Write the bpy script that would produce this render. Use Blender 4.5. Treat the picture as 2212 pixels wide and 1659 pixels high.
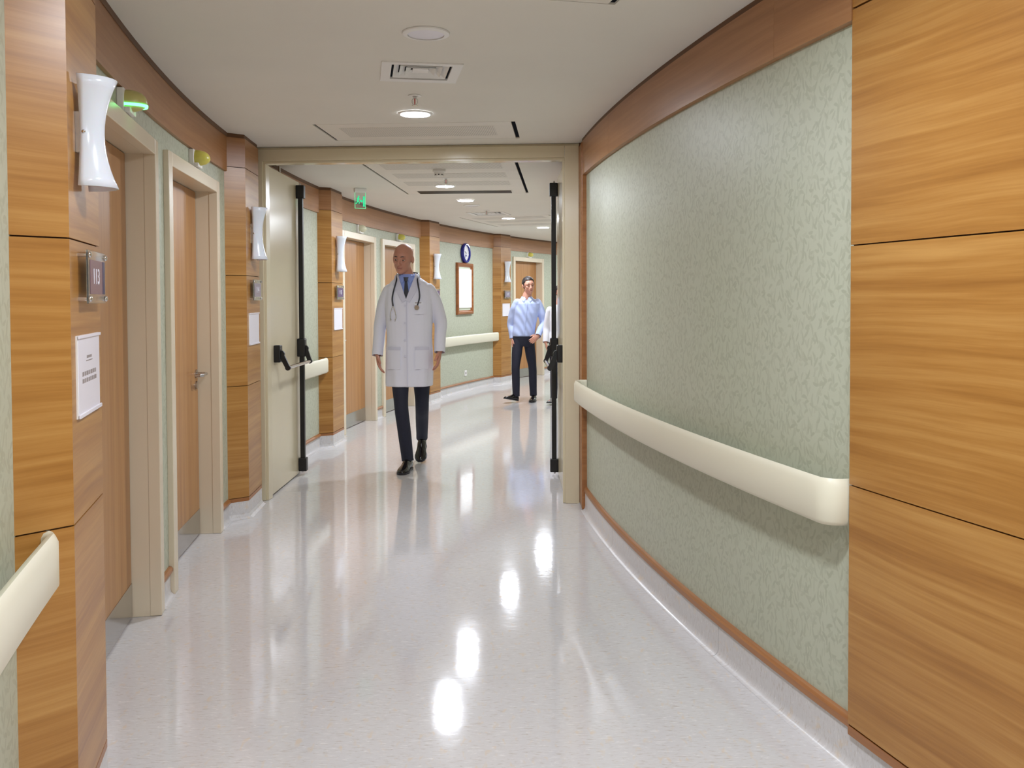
import bpy, bmesh, math, random
from mathutils import Vector, Matrix, Euler
from mathutils.bvhtree import BVHTree

random.seed(7)
for _o in list(bpy.data.objects):
    bpy.data.objects.remove(_o, do_unlink=True)
SC = bpy.context.scene
COL = SC.collection
rad = math.radians

# ------------------------------------------------------------------ camera
cam_d = bpy.data.cameras.new('camera')
cam = bpy.data.objects.new('camera', cam_d)
COL.objects.link(cam)
cam_d.sensor_width = 36.0
cam_d.sensor_fit = 'HORIZONTAL'
cam_d.lens = 2000.07 * 36.0 / 2212.0
cam_d.shift_y = -(829.5 - 700.09) / 2212.0
cam_d.clip_start = 0.05
cam.matrix_world = (Matrix.Translation((0, 0, 1.4)) @ Matrix.Rotation(rad(90 - 1.62065), 4, 'X')
                    @ Matrix.Rotation(rad(-0.223), 4, 'Z'))
SC.camera = cam

# ------------------------------------------------------------------ world, exposure
W = bpy.data.worlds.new('world')
SC.world = W
W.use_nodes = True
W.node_tree.nodes['Background'].inputs[0].default_value = (0.5, 0.5, 0.55, 1)
W.node_tree.nodes['Background'].inputs[1].default_value = 0.01
vs = SC.view_settings
vs.view_transform = 'Standard'
vs.look = 'None'
vs.gamma = 1.0
vs.use_curve_mapping = False
vs.exposure = 0.5
LIGHT_STRENGTH = 330.0          # the ceiling downlights
LIGHT_COLOR = (0.887, 0.948, 1.048)

# ------------------------------------------------------------------ plan geometry
# the corridor is a ring: left (outer) wall and right (inner) wall are arcs
LC, RL = Vector((17.982, 7.335)), 19.721      # left circle: centre, radius of the pillar faces
RC, RR = Vector((18.339, 7.132)), 17.882      # right circle: centre, radius of the green wall
HC = 2.44                                     # ceiling height
WALL_L = RL + 0.115


def PL(r, t):
    t = rad(t)
    return Vector((LC.x - r * math.cos(t), LC.y - r * math.sin(t)))


def PR(r, t):
    t = rad(t)
    return Vector((RC.x - r * math.cos(t), RC.y - r * math.sin(t)))


# ------------------------------------------------------------------ material helpers
def srgb(r, g, b):
    def f(c):
        c /= 255.0
        return c / 12.92 if c <= 0.04045 else ((c + 0.055) / 1.055) ** 2.4
    return (f(r), f(g), f(b), 1.0)


class NT:
    def __init__(self, name):
        self.m = bpy.data.materials.new(name)
        self.m.use_nodes = True
        self.t = self.m.node_tree
        self.b = self.t.nodes['Principled BSDF']

    def n(self, typ, **kw):
        nd = self.t.nodes.new(typ)
        for k, v in kw.items():
            if k in nd.bl_rna.properties:
                setattr(nd, k, v)
            else:
                nd.inputs[k].default_value = v
        return nd

    def l(self, a, b):
        self.t.links.new(a, b)

    def math(self, op, a, b=None, c=None):
        nd = self.t.nodes.new('ShaderNodeMath')
        nd.operation = op
        for i, v in enumerate((a, b, c)):
            if v is None:
                continue
            if isinstance(v, (int, float)):
                nd.inputs[i].default_value = v
            else:
                self.l(v, nd.inputs[i])
        return nd.outputs[0]

    def ramp(self, fac, stops):
        nd = self.t.nodes.new('ShaderNodeValToRGB')
        cr = nd.color_ramp
        while len(cr.elements) < len(stops):
            cr.elements.new(0.5)
        for e, (p, c) in zip(cr.elements, stops):
            e.position = p
            e.color = c
        self.l(fac, nd.inputs[0])
        return nd.outputs[0]

    def mix(self, fac, a, b, blend='MIX'):
        nd = self.t.nodes.new('ShaderNodeMix')
        nd.data_type = 'RGBA'
        nd.blend_type = blend
        for i, v in ((0, fac), (6, a), (7, b)):
            if isinstance(v, (int, float)):
                nd.inputs[i].default_value = v
            elif isinstance(v, tuple):
                nd.inputs[i].default_value = v
            else:
                self.l(v, nd.inputs[i])
        return nd.outputs[2]

    def combine(self, x, y, z):
        nd = self.t.nodes.new('ShaderNodeCombineXYZ')
        for i, v in enumerate((x, y, z)):
            if isinstance(v, (int, float)):
                nd.inputs[i].default_value = v
            else:
                self.l(v, nd.inputs[i])
        return nd.outputs[0]

    def noise(self, vec, scale, detail=2.0, rough=0.5, dist=0.0):
        nd = self.n('ShaderNodeTexNoise')
        nd.inputs['Scale'].default_value = scale
        nd.inputs['Detail'].default_value = detail
        nd.inputs['Roughness'].default_value = rough
        nd.inputs['Distortion'].default_value = dist
        if vec is not None:
            self.l(vec, nd.inputs['Vector'])
        return nd.outputs['Fac']

    def bump(self, h, strength, dist=0.01):
        nd = self.n('ShaderNodeBump')
        nd.inputs['Strength'].default_value = strength
        nd.inputs['Distance'].default_value = dist
        self.l(h, nd.inputs['Height'])
        self.l(nd.outputs[0], self.b.inputs['Normal'])


def plain(name, col, rough=0.5, metal=0.0, var=0.04, vscale=6.0, **kw):
    """a plain finish with slight procedural mottling"""
    t = NT(name)
    tc = t.n('ShaderNodeTexCoord').outputs['Object']
    f = t.noise(tc, vscale, 3.0)
    lo = tuple(c * (1 - var) for c in col[:3]) + (1,)
    hi = tuple(min(1.0, c * (1 + var)) for c in col[:3]) + (1,)
    t.l(t.ramp(f, [(0.3, lo), (0.7, hi)]), t.b.inputs['Base Color'])
    t.b.inputs['Roughness'].default_value = rough
    t.b.inputs['Metallic'].default_value = metal
    for k, v in kw.items():
        t.b.inputs[k.replace('_', ' ')].default_value = v
    return t.m


def emit(name, col, strength, base=(0.8, 0.8, 0.8, 1)):
    t = NT(name)
    t.b.inputs['Base Color'].default_value = base
    t.b.inputs['Emission Color'].default_value = col
    t.b.inputs['Emission Strength'].default_value = strength
    return t.m


def wood(name, vertical, dark, mid, light, rough=0.32, fine=1.0):
    t = NT(name)
    uv = t.n('ShaderNodeUVMap').outputs[0]
    sp = t.n('ShaderNodeSeparateXYZ')
    t.l(uv, sp.inputs[0])
    u, v = (sp.outputs[1], sp.outputs[0]) if vertical else (sp.outputs[0], sp.outputs[1])
    rnd = t.n('ShaderNodeObjectInfo').outputs['Random']
    off = t.math('MULTIPLY', rnd, 37.0)
    warp = t.noise(t.combine(t.math('MULTIPLY', u, 0.9), t.math('MULTIPLY', v, 2.2), off), 1.0, 2.0)
    v2 = t.math('ADD', v, t.math('MULTIPLY', t.math('SUBTRACT', warp, 0.5), 0.0 if vertical else 0.07))
    broad = t.noise(t.combine(t.math('MULTIPLY', u, 0.5), t.math('MULTIPLY', v2, 16.0), off), 1.0, 3.0, 0.55)
    streak = t.noise(t.combine(t.math('MULTIPLY', u, 1.6), t.math('MULTIPLY', v2, 60.0), off), 1.0, 3.0, 0.6)
    hair = t.noise(t.combine(t.math('MULTIPLY', u, 9.0), t.math('MULTIPLY', v2, 420.0), off), 1.0, 2.0)
    f = t.math('ADD', t.math('MULTIPLY', broad, 0.55), t.math('MULTIPLY', streak, 0.45))
    f = t.math('ADD', f, t.math('MULTIPLY', t.math('SUBTRACT', hair, 0.5), 0.10 * fine))
    col = t.ramp(f, [(0.30, dark), (0.48, mid), (0.68, light)])
    t.l(col, t.b.inputs['Base Color'])
    t.b.inputs['Roughness'].default_value = rough
    t.b.inputs['Specular IOR Level'].default_value = 0.5
    return t.m


def wallpaper(name):
    """sage green paper printed with small curled leaf strokes"""
    t = NT(name)
    uv = t.n('ShaderNodeUVMap').outputs[0]
    total = None
    for i, (sc, ox, a, b) in enumerate(((26.0, 0.0, 0.42, 0.13), (22.0, 3.7, 0.46, 0.12),
                                        (29.0, 9.1, 0.44, 0.14), (20.0, 5.3, 0.42, 0.11))):
        mp = t.n('ShaderNodeMapping')
        mp.inputs['Location'].default_value = (ox, ox * 1.7, 0)
        mp.inputs['Rotation'].default_value = (0, 0, 0.5 * i)
        mp.inputs['Scale'].default_value = (sc, sc * 0.8, 1)
        t.l(uv, mp.inputs['Vector'])
        vo = t.n('ShaderNodeTexVoronoi', voronoi_dimensions='2D')
        vo.inputs['Scale'].default_value = 1.0
        t.l(mp.outputs[0], vo.inputs['Vector'])
        d = t.n('ShaderNodeVectorMath', operation='SUBTRACT')
        t.l(mp.outputs[0], d.inputs[0])
        t.l(vo.outputs['Position'], d.inputs[1])
        sc3 = t.n('ShaderNodeSeparateColor')
        t.l(vo.outputs['Color'], sc3.inputs[0])
        ang = t.math('MULTIPLY', sc3.outputs[0], 6.2832)
        rot = t.n('ShaderNodeVectorRotate', rotation_type='Z_AXIS')
        t.l(d.outputs[0], rot.inputs['Vector'])
        t.l(ang, rot.inputs['Angle'])
        s = t.n('ShaderNodeSeparateXYZ')
        t.l(rot.outputs[0], s.inputs[0])
        x, y = s.outputs[0], s.outputs[1]
        bend = t.math('MULTIPLY', t.math('SUBTRACT', sc3.outputs[1], 0.5), 1.6)
        y2 = t.math('SUBTRACT', y, t.math('MULTIPLY', t.math('MULTIPLY', x, x), bend))
        q = t.math('ADD', t.math('POWER', t.math('DIVIDE', t.math('ABSOLUTE', x), a), 2.0),
                   t.math('POWER', t.math('DIVIDE', t.math('ABSOLUTE', y2), b), 2.0))
        mr = t.n('ShaderNodeMapRange', interpolation_type='SMOOTHSTEP')
        mr.inputs['From Min'].default_value = 1.15
        mr.inputs['From Max'].default_value = 0.45
        t.l(q, mr.inputs['Value'])
        m = t.math('MULTIPLY', mr.outputs[0], t.math('ADD', t.math('MULTIPLY', sc3.outputs[2], 0.6), 0.3))
        total = m if total is None else t.math('MAXIMUM', total, m)
    tc = t.n('ShaderNodeTexCoord').outputs['Object']
    hue = t.noise(tc, 1.6, 2.0)
    base = t.mix(hue, srgb(184, 189, 167), srgb(188, 189, 171))
    col = t.mix(t.math('MULTIPLY', total, 0.55), base, srgb(154, 156, 134))
    t.l(col, t.b.inputs['Base Color'])
    t.b.inputs['Roughness'].default_value = 0.42
    t.b.inputs['Specular IOR Level'].default_value = 0.35
    t.bump(total, 0.12, 0.002)
    return t.m


def vinyl(name, rough, bump):
    t = NT(name)
    tc = t.n('ShaderNodeTexCoord').outputs['Object']
    n1 = t.noise(tc, 3.0, 3.0)
    mp = t.n('ShaderNodeMapping')
    mp.inputs['Scale'].default_value = (14, 60, 20)
    mp.inputs['Rotation'].default_value = (0, 0, 0.2)
    t.l(tc, mp.inputs[0])
    n2 = t.noise(mp.outputs[0], 2.2, 3.0, 0.6, 0.6)
    mp2 = t.n('ShaderNodeMapping')
    mp2.inputs['Scale'].default_value = (30, 13, 20)
    t.l(tc, mp2.inputs[0])
    n3 = t.noise(mp2.outputs[0], 1.4, 2.0, 0.5, 0.4)
    base = t.mix(n1, srgb(211, 206, 204), srgb(205, 203, 205))
    c = t.mix(t.ramp(n2, [(0.56, (0, 0, 0, 1)), (0.72, (1, 1, 1, 1))]), base, srgb(190, 181, 174))
    c = t.mix(t.ramp(n3, [(0.60, (0, 0, 0, 1)), (0.74, (0.8, 0.8, 0.8, 1))]), c, srgb(214, 198, 180))
    c = t.mix(t.ramp(n2, [(0.28, (1, 1, 1, 1)), (0.42, (0, 0, 0, 1))]), c, srgb(226, 222, 220))
    t.l(c, t.b.inputs['Base Color'])
    big = t.noise(tc, 1.2, 2.0)
    t.l(t.ramp(big, [(0.3, (rough * 0.8,) * 3 + (1,)), (0.7, (rough * 1.25,) * 3 + (1,))]), t.b.inputs['Roughness'])
    t.b.inputs['Specular IOR Level'].default_value = 0.6
    if bump:
        h = t.noise(tc, 9.0, 3.0, 0.6)
        t.bump(h, bump, 0.01)
    return t.m


def perforated(name):
    t = NT(name)
    uv = t.n('ShaderNodeUVMap').outputs[0]
    mp = t.n('ShaderNodeMapping')
    mp.inputs['Scale'].default_value = (90, 90, 1)
    t.l(uv, mp.inputs[0])
    fr = t.n('ShaderNodeVectorMath', operation='FRACTION')
    t.l(mp.outputs[0], fr.inputs[0])
    sb = t.n('ShaderNodeVectorMath', operation='SUBTRACT')
    t.l(fr.outputs[0], sb.inputs[0])
    sb.inputs[1].default_value = (0.5, 0.5, 0)
    ln = t.n('ShaderNodeVectorMath', operation='LENGTH')
    t.l(sb.outputs[0], ln.inputs[0])
    c = t.ramp(ln.outputs['Value'], [(0.2, srgb(120, 114, 106)), (0.3, srgb(228, 221, 210))])
    t.l(c, t.b.inputs['Base Color'])
    t.b.inputs['Roughness'].default_value = 0.6
    return t.m


M = {}
M['wood'] = wood('wood_veneer', False, srgb(144, 94, 40), srgb(167, 116, 55), srgb(187, 139, 76))
M['wood_dark'] = wood('wood_crown', False, srgb(146, 98, 60), srgb(160, 111, 70), srgb(174, 126, 84), 0.35)
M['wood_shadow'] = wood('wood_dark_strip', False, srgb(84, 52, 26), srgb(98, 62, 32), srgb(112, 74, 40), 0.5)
M['wood_door'] = wood('wood_door', True, srgb(158, 106, 58), srgb(174, 122, 70), srgb(188, 140, 88), 0.3)
M['wood_trim'] = wood('wood_trim', False, srgb(138, 86, 46), srgb(156, 102, 58), srgb(170, 116, 70), 0.35)
M['joint'] = plain('joint_brown', srgb(62, 38, 20), 0.8)
M['paper'] = wallpaper('sage_wallpaper')
M['vinyl'] = vinyl('vinyl_floor', 0.075, 0.05)
M['vinyl_base'] = vinyl('vinyl_skirting', 0.3, 0.0)
M['grout'] = plain('vinyl_seam', srgb(176, 168, 160), 0.6)
M['ceiling'] = plain('ceiling_paint', srgb(230, 225, 215), 0.85, var=0.015, vscale=2.0)
M['panel'] = plain('ceiling_panel', srgb(230, 223, 212), 0.55, var=0.01)
M['perf'] = perforated('perforated_panel')
M['cream'] = plain('cream_enamel', srgb(222, 207, 182), 0.24, var=0.012, vscale=2.0)
M['cream_fire'] = plain('cream_fire_door', srgb(217, 204, 174), 0.18, var=0.015, vscale=2.0)
M['rail'] = plain('rail_vinyl', srgb(228, 222, 200), 0.38, var=0.012, vscale=2.0)
M['white'] = plain('white_plastic', srgb(235, 232, 228), 0.4, var=0.01)
M['opal'] = plain('opal_glass', srgb(228, 227, 234), 0.18, var=0.004, Subsurface_Weight=0.15)
M['steel'] = plain('brushed_steel', srgb(190, 188, 186), 0.22, 1.0, var=0.03)
M['kick'] = plain('steel_kick_plate', srgb(186, 184, 182), 0.16, 1.0, var=0.03)
M['black'] = plain('black_enamel', srgb(20, 19, 22), 0.35, var=0.05)
M['dark'] = plain('dark_void', srgb(24, 22, 20), 0.9)
M['hinge'] = plain('dark_hinge', srgb(74, 68, 60), 0.4, 0.8)
M['lamp'] = emit('downlight_glow', LIGHT_COLOR + (1,), LIGHT_STRENGTH)
M['yellow'] = plain('yellow_lens', srgb(206, 198, 92), 0.3, Subsurface_Weight=0.1)
M['yellow_pale'] = plain('pale_lens', srgb(206, 204, 176), 0.3)
M['olive'] = plain('olive_lens', srgb(196, 188, 118), 0.3)
M['green_glow'] = emit('green_glow', (0.10, 1.0, 0.25, 1), 3.0, srgb(120, 230, 140))
M['green_sign'] = emit('green_sign', (0.0, 0.62, 0.26, 1), 0.75, srgb(10, 160, 90))
M['green_edge'] = emit('green_edge', (0.10, 0.85, 0.40, 1), 0.55, srgb(90, 220, 140))
M['acrylic'] = plain('acrylic', srgb(236, 240, 236), 0.04, var=0.0, Transmission_Weight=0.92, IOR=1.2)
M['sign_purple'] = plain('sign_purple', srgb(92, 66, 104), 0.25)
M['sign_grey'] = plain('sign_grey', srgb(142, 132, 148), 0.25)
M['sign_mauve'] = plain('sign_mauve', srgb(122, 92, 104), 0.25)
M['navy_card'] = plain('navy_card', srgb(36, 26, 74), 0.4)
M['ink_white'] = plain('ink_white', srgb(232, 232, 240), 0.5)
M['ink_grey'] = plain('ink_grey', srgb(150, 138, 134), 0.7)
M['sheet'] = plain('white_sheet', srgb(232, 228, 236), 0.3, var=0.01)
M['clock_blue'] = plain('clock_blue', srgb(28, 34, 128), 0.12)
M['clock_face'] = plain('clock_face', srgb(226, 224, 226), 0.3)
M['frame_wood'] = wood('picture_frame_wood', False, srgb(120, 66, 30), srgb(146, 86, 44), srgb(164, 104, 58), 0.3)
M['mat'] = plain('pale_mat', srgb(196, 204, 184), 0.4)
M['board_glow'] = emit('white_board_added_glow', (1, 1, 1, 1), 0.55, srgb(250, 250, 250))  # blank framed board; emission added so it reads as pure white
M['red'] = plain('red_bulb', srgb(190, 40, 50), 0.15)
M['chrome'] = plain('chrome', srgb(210, 208, 208), 0.12, 1.0)
# people
M['skin'] = plain('skin', srgb(190, 134, 112), 0.5, var=0.05, Subsurface_Weight=0.08)
M['skin_b'] = plain('skin_fair', srgb(206, 150, 128), 0.5, var=0.05, Subsurface_Weight=0.08)
M['lips'] = plain('lips', srgb(160, 92, 86), 0.5)
M['eye'] = plain('eye_white', srgb(220, 214, 210), 0.2)
M['iris'] = plain('iris_dark', srgb(40, 28, 22), 0.2)
M['hair'] = plain('hair_dark', srgb(42, 34, 32), 0.5, var=0.25, vscale=40)
M['coat'] = plain('white_cotton', srgb(226, 225, 236), 0.75, var=0.012, vscale=5)
M['coat_edge'] = plain('white_cotton_edge', srgb(208, 207, 222), 0.75, var=0.012)
M['shirt_blue'] = plain('blue_shirt', srgb(142, 160, 220), 0.7, var=0.03)
M['shirt_pale'] = plain('pale_blue_shirt', srgb(186, 200, 240), 0.7, var=0.03)
M['shirt_white'] = plain('white_shirt', srgb(232, 231, 238), 0.7, var=0.02)
M['navy'] = plain('navy_wool', srgb(26, 28, 46), 0.75, var=0.08, vscale=30)
M['tie'] = plain('navy_tie', srgb(22, 22, 38), 0.45)
M['shoe'] = plain('black_leather', srgb(22, 18, 18), 0.14, var=0.1)
M['shoe_grey'] = plain('grey_shoe', srgb(120, 118, 116), 0.5)
M['rubber'] = plain('black_rubber', srgb(34, 34, 42), 0.35)


# ------------------------------------------------------------------ mesh helpers
class MB:
    def __init__(self):
        self.v, self.f, self.uv = [], [], []

    def add(self, verts, faces, uvs=None):
        o = len(self.v)
        self.v += [tuple(p) for p in verts]
        for i, f in enumerate(faces):
            self.f.append([o + k for k in f])
            self.uv.append(uvs[i] if uvs else None)

    def box(self, x0, x1, y0, y1, z0, z1):
        v = [(x, y, z) for z in (z0, z1) for y in (y0, y1) for x in (x0, x1)]
        self.add(v, [(0, 1, 3, 2), (4, 6, 7, 5), (0, 4, 5, 1), (2, 3, 7, 6), (0, 2, 6, 4), (1, 5, 7, 3)])
        return self

    def prism(self, poly, z0, z1, caps=True):
        n = len(poly)
        v = [(p[0], p[1], z0) for p in poly] + [(p[0], p[1], z1) for p in poly]
        f, uv, run = [], [], 0.0
        for i in range(n):
            j = (i + 1) % n
            d = (Vector(poly[j]) - Vector(poly[i])).length
            f.append((i, j, n + j, n + i))
            uv.append([(run, z0), (run + d, z0), (run + d, z1), (run, z1)])
            run += d
        if caps:
            f += [tuple(range(n)), tuple(range(n, 2 * n))]
            uv += [[(p[0], p[1]) for p in poly]] * 2
        self.add(v, f, uv)
        return self

    def rings(self, rings, close=False, caps=True):
        n = len(rings[0])
        v = [p for r in rings for p in r]
        f = []
        m = len(rings)
        for i in range(m if close else m - 1):
            a, b = i * n, ((i + 1) % m) * n
            for k in range(n):
                f.append((a + k, a + (k + 1) % n, b + (k + 1) % n, b + k))
        if caps and not close:
            f += [tuple(range(n)), tuple(range((m - 1) * n, m * n))]
        self.add(v, f)
        return self

    def cyl(self, p0, p1, r0, r1=None, n=16):
        r1 = r0 if r1 is None else r1
        p0, p1 = Vector(p0), Vector(p1)
        d = (p1 - p0).normalized()
        a = d.orthogonal().normalized()
        b = d.cross(a)
        rs = []
        for p, r in ((p0, r0), (p1, r1)):
            rs.append([p + (a * math.cos(2 * math.pi * k / n) + b * math.sin(2 * math.pi * k / n)) * r for k in range(n)])
        return self.rings(rs)

    def lathe(self, prof, n=24, c=(0, 0, 0), a0=0.0, a1=2 * math.pi, sx=1.0, sy=1.0):
        """prof: (radius, z) list turned about the vertical through c"""
        full = abs(a1 - a0 - 2 * math.pi) < 1e-6
        cnt = n if full else n + 1
        v, f = [], []
        for r, z in prof:
            for k in range(cnt):
                a = a0 + (a1 - a0) * k / n
                v.append((c[0] + sx * r * math.cos(a), c[1] + sy * r * math.sin(a), c[2] + z))
        for i in range(len(prof) - 1):
            for k in range(n):
                k2 = (k + 1) % cnt
                f.append((i * cnt + k, i * cnt + k2, (i + 1) * cnt + k2, (i + 1) * cnt + k))
        self.add(v, f)
        return self

    def ball(self, c, r, seg=16, rng=10):
        rx, ry, rz = (r, r, r) if isinstance(r, (int, float)) else r
        rings = []
        for i in range(rng + 1):
            t = math.pi * i / rng
            s = max(math.sin(t), 1e-3)
            rings.append([(c[0] + rx * s * math.cos(2 * math.pi * k / seg), c[1] + ry * s * math.sin(2 * math.pi * k / seg),
                           c[2] - rz * math.cos(t)) for k in range(seg)])
        return self.rings(rings)

    def arc(self, P, prof, t0, t1, step=0.5, closed=True):
        """profile of (radius, z) swept along an arc; uv in metres along the arc"""
        n = max(1, int(abs(t1 - t0) / step + 0.5))
        m = len(prof)
        v = []
        for i in range(n + 1):
            t = t0 + (t1 - t0) * i / n
            for r, z in prof:
                p = P(r, t)
                v.append((p.x, p.y, z))
        cum = [0.0]
        for k in range(1, m + 1):
            a, b = prof[k - 1], prof[k % m]
            cum.append(cum[-1] + math.hypot(a[0] - b[0], a[1] - b[1]))
        zbase = prof[0][1]
        f, uv = [], []
        for i in range(n):
            u0 = 19.0 * rad(t0 + (t1 - t0) * i / n)
            u1 = 19.0 * rad(t0 + (t1 - t0) * (i + 1) / n)
            for k in range(m if closed else m - 1):
                k2 = (k + 1) % m
                f.append((i * m + k, i * m + k2, (i + 1) * m + k2, (i + 1) * m + k))
                uv.append([(u0, zbase + cum[k]), (u0, zbase + cum[k + 1]), (u1, zbase + cum[k + 1]), (u1, zbase + cum[k])])
        if closed:
            f += [tuple(range(m)), tuple(range(n * m, n * m + m))]
            uv += [[(p[0], p[1]) for p in prof]] * 2
        self.add(v, f, uv)
        return self

    def build(self, name, mat, parent=None, smooth=None, loc=None):
        me = bpy.data.meshes.new(name)
        L = Vector(loc) if loc else Vector((0, 0, 0))
        me.from_pydata([tuple(Vector(p) - L) for p in self.v], [], self.f)
        uvl = me.uv_layers.new(name='uv')
        i = 0
        for poly, uv in zip(me.polygons, self.uv):
            if uv is None:
                nrm = poly.normal
                for li in poly.loop_indices:
                    co = me.vertices[me.loops[li].vertex_index].co
                    if abs(nrm.z) > 0.75:
                        uvl.data[li].uv = (co.x, co.y)
                    elif abs(nrm.x) > abs(nrm.y):
                        uvl.data[li].uv = (co.y, co.z)
                    else:
                        uvl.data[li].uv = (co.x, co.z)
            else:
                for q, li in enumerate(poly.loop_indices):
                    uvl.data[li].uv = uv[q]
        bm = bmesh.new()
        bm.from_mesh(me)
        bmesh.ops.recalc_face_normals(bm, faces=bm.faces)
        bm.to_mesh(me)
        bm.free()
        return link(name, me, mat, parent, smooth, loc)


def link(name, me, mat, parent=None, smooth=None, loc=None):
    if mat is not None and not me.materials:
        me.materials.append(M[mat] if isinstance(mat, str) else mat)
    o = bpy.data.objects.new(name, me)
    COL.objects.link(o)
    if loc:
        o.location = loc
    if parent:
        o.parent = parent
    if smooth:
        for p in me.polygons:
            p.use_smooth = True
        me.set_sharp_from_angle(angle=rad(smooth))
    return o


def tag(o, label, cat, group=None, kind=None):
    o['label'] = label
    o['category'] = cat
    if group:
        o['group'] = group
    if kind:
        o['kind'] = kind
    return o


def thing(name, label, cat, loc=(0, 0, 0), rz=0.0, group=None, kind=None):
    o = bpy.data.objects.new(name, None)
    o.empty_display_size = 0.1
    COL.objects.link(o)
    o.location = loc
    o.rotation_euler = (0, 0, rz)
    return tag(o, label, cat, group, kind)


def dup(root, loc, rz, label):
    def cp(o, parent):
        c = o.copy()
        COL.objects.link(c)
        c.parent = parent
        for ch in [x for x in bpy.data.objects if x.parent == o]:
            cp(ch, c)
        return c
    r = cp(root, None)
    r.location = loc
    r.rotation_euler = (0, 0, rz)
    r['label'] = label
    return r


def on_left(r, t, z=0.0):
    p = PL(r, t)
    return (p.x, p.y, z), rad(90 + t)


def bevel(o, w, seg=2, ang=40):
    m = o.modifiers.new('bevel', 'BEVEL')
    m.width = w
    m.segments = seg
    m.limit_method = 'ANGLE'
    m.angle_limit = rad(ang)
    return o


def rrect(w, h, r, n=4, cx=0.0, cy=0.0):
    pts = []
    for sx, sy, a in ((1, 1, 0), (-1, 1, 90), (-1, -1, 180), (1, -1, 270)):
        for k in range(n + 1):
            t = rad(a + 90 * k / n)
            pts.append((cx + sx * (w / 2 - r) + r * math.cos(t), cy + sy * (h / 2 - r) + r * math.sin(t)))
    return pts


# ------------------------------------------------------------------ floor
T0, T1 = 37.0, -46.0                # how far the corridor is built (degrees on the left circle)
RIN = RL - 2.55
floor = thing('floor', 'pale glossy speckled vinyl sheet floor of the curved corridor', 'floor', kind='structure')
MB().arc(PL, [(RIN, -0.05), (RL + 0.3, -0.05), (RL + 0.3, -0.003), (RIN, -0.003)], T0, T1, 1.0).build('seam_bed', 'grout', floor)
seams = [T0] + [12.3 + 5.2 * k for k in (4, 3, 2, 1, 0, -1, -2, -3, -4, -5, -6, -7, -8, -9, -10, -11)] + [T1]
seams = [s for s in seams if T1 <= s <= T0]
for a, b in zip(seams[:-1], seams[1:]):
    g = 0.0018
    MB().arc(PL, [(RIN, -0.003), (RL + 0.3, -0.003), (RL + 0.3, 0.0), (RIN, 0.0)], a - g, b + g, 0.6).build('vinyl_sheet', 'vinyl', floor)

# ------------------------------------------------------------------ ceiling with openings
FA = Vector((-1.727, 6.383))        # fire frame, left end of its front plane
FB = Vector((0.454, 6.257))         # right end
fu = (FB - FA).normalized()         # along the frame
fv = Vector((-fu.y, fu.x))          # away from the camera


def quad(o, u, v, u0, u1, v0, v1):
    return [o + u * a + v * b for a, b in ((u0, v0), (u1, v0), (u1, v1), (u0, v1))]


def polar_axes(t):
    t = rad(t)
    return Vector((math.cos(t), math.sin(t))), Vector((-math.sin(t), math.cos(t)))


panels = []                          # (origin, u, v, width, first v, plank depth, planks, grille)
panels.append((Vector((-1.171, 5.566)), fu, fv, 1.17, 0.0, 0.565, 1, False))
panels.append((Vector((-1.150, 7.110)), fu, fv, 1.17, 0.0, 0.545, 4, True))
u0_, v0_ = polar_axes(13.2)
panels.append((Vector((0.345, 3.312)) - u0_ * 1.17 - v0_ * 2.2, u0_, v0_, 1.17, 0.0, 0.55, 4, False))
u3_, v3_ = polar_axes(-16.6)
panels.append((PL(19.22, -14.0), u3_, v3_, 1.17, 0.0, 0.55, 3, False))
holes = []
for o, u, v, w, va, dp, n, gr in panels:
    holes.append(quad(o, u, v, -0.018, w + 0.026, -0.004, dp * n + 0.004))
vents = []
uv_, vv_ = polar_axes(9.4)
vents.append((Vector((-0.417, 4.290)), uv_, vv_, 0.36))
uv2_, vv2_ = polar_axes(-12.7)
vents.append((PL(18.72, -12.7), uv2_, vv2_, 0.46))
for c, u, v, w in vents:
    h = w / 2 - 0.035
    holes.append([c + u * a + v * b for a, b in ((-h, -h), (h, -h), (h, h), (-h, h))])
cu = bpy.data.curves.new('ceiling_outline', 'CURVE')
cu.dimensions = '2D'
cu.fill_mode = 'BOTH'
cu.extrude = 0.004
outline = [PL(RL + 0.3, T0 + (T1 - T0) * i / 80) for i in range(81)] + [PL(RIN, T1 + (T0 - T1) * i / 80) for i in range(81)]
for loop in [outline] + holes:
    sp = cu.splines.new('POLY')
    sp.points.add(len(loop) - 1)
    for q, p in zip(sp.points, loop):
        q.co = (p.x, p.y, 0, 1)
    sp.use_cyclic_u = True
co_ = bpy.data.objects.new('tmp_ceiling', cu)
COL.objects.link(co_)
dg = bpy.context.evaluated_depsgraph_get()
cme = bpy.data.meshes.new_from_object(co_.evaluated_get(dg))
bpy.data.objects.remove(co_, do_unlink=True)
cme.materials.clear()
ceil = link('ceiling', cme, 'ceiling', loc=(0, 0, HC + 0.004))
tag(ceil, 'smooth off-white plaster ceiling of the curved corridor', 'ceiling', kind='structure')

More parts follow.
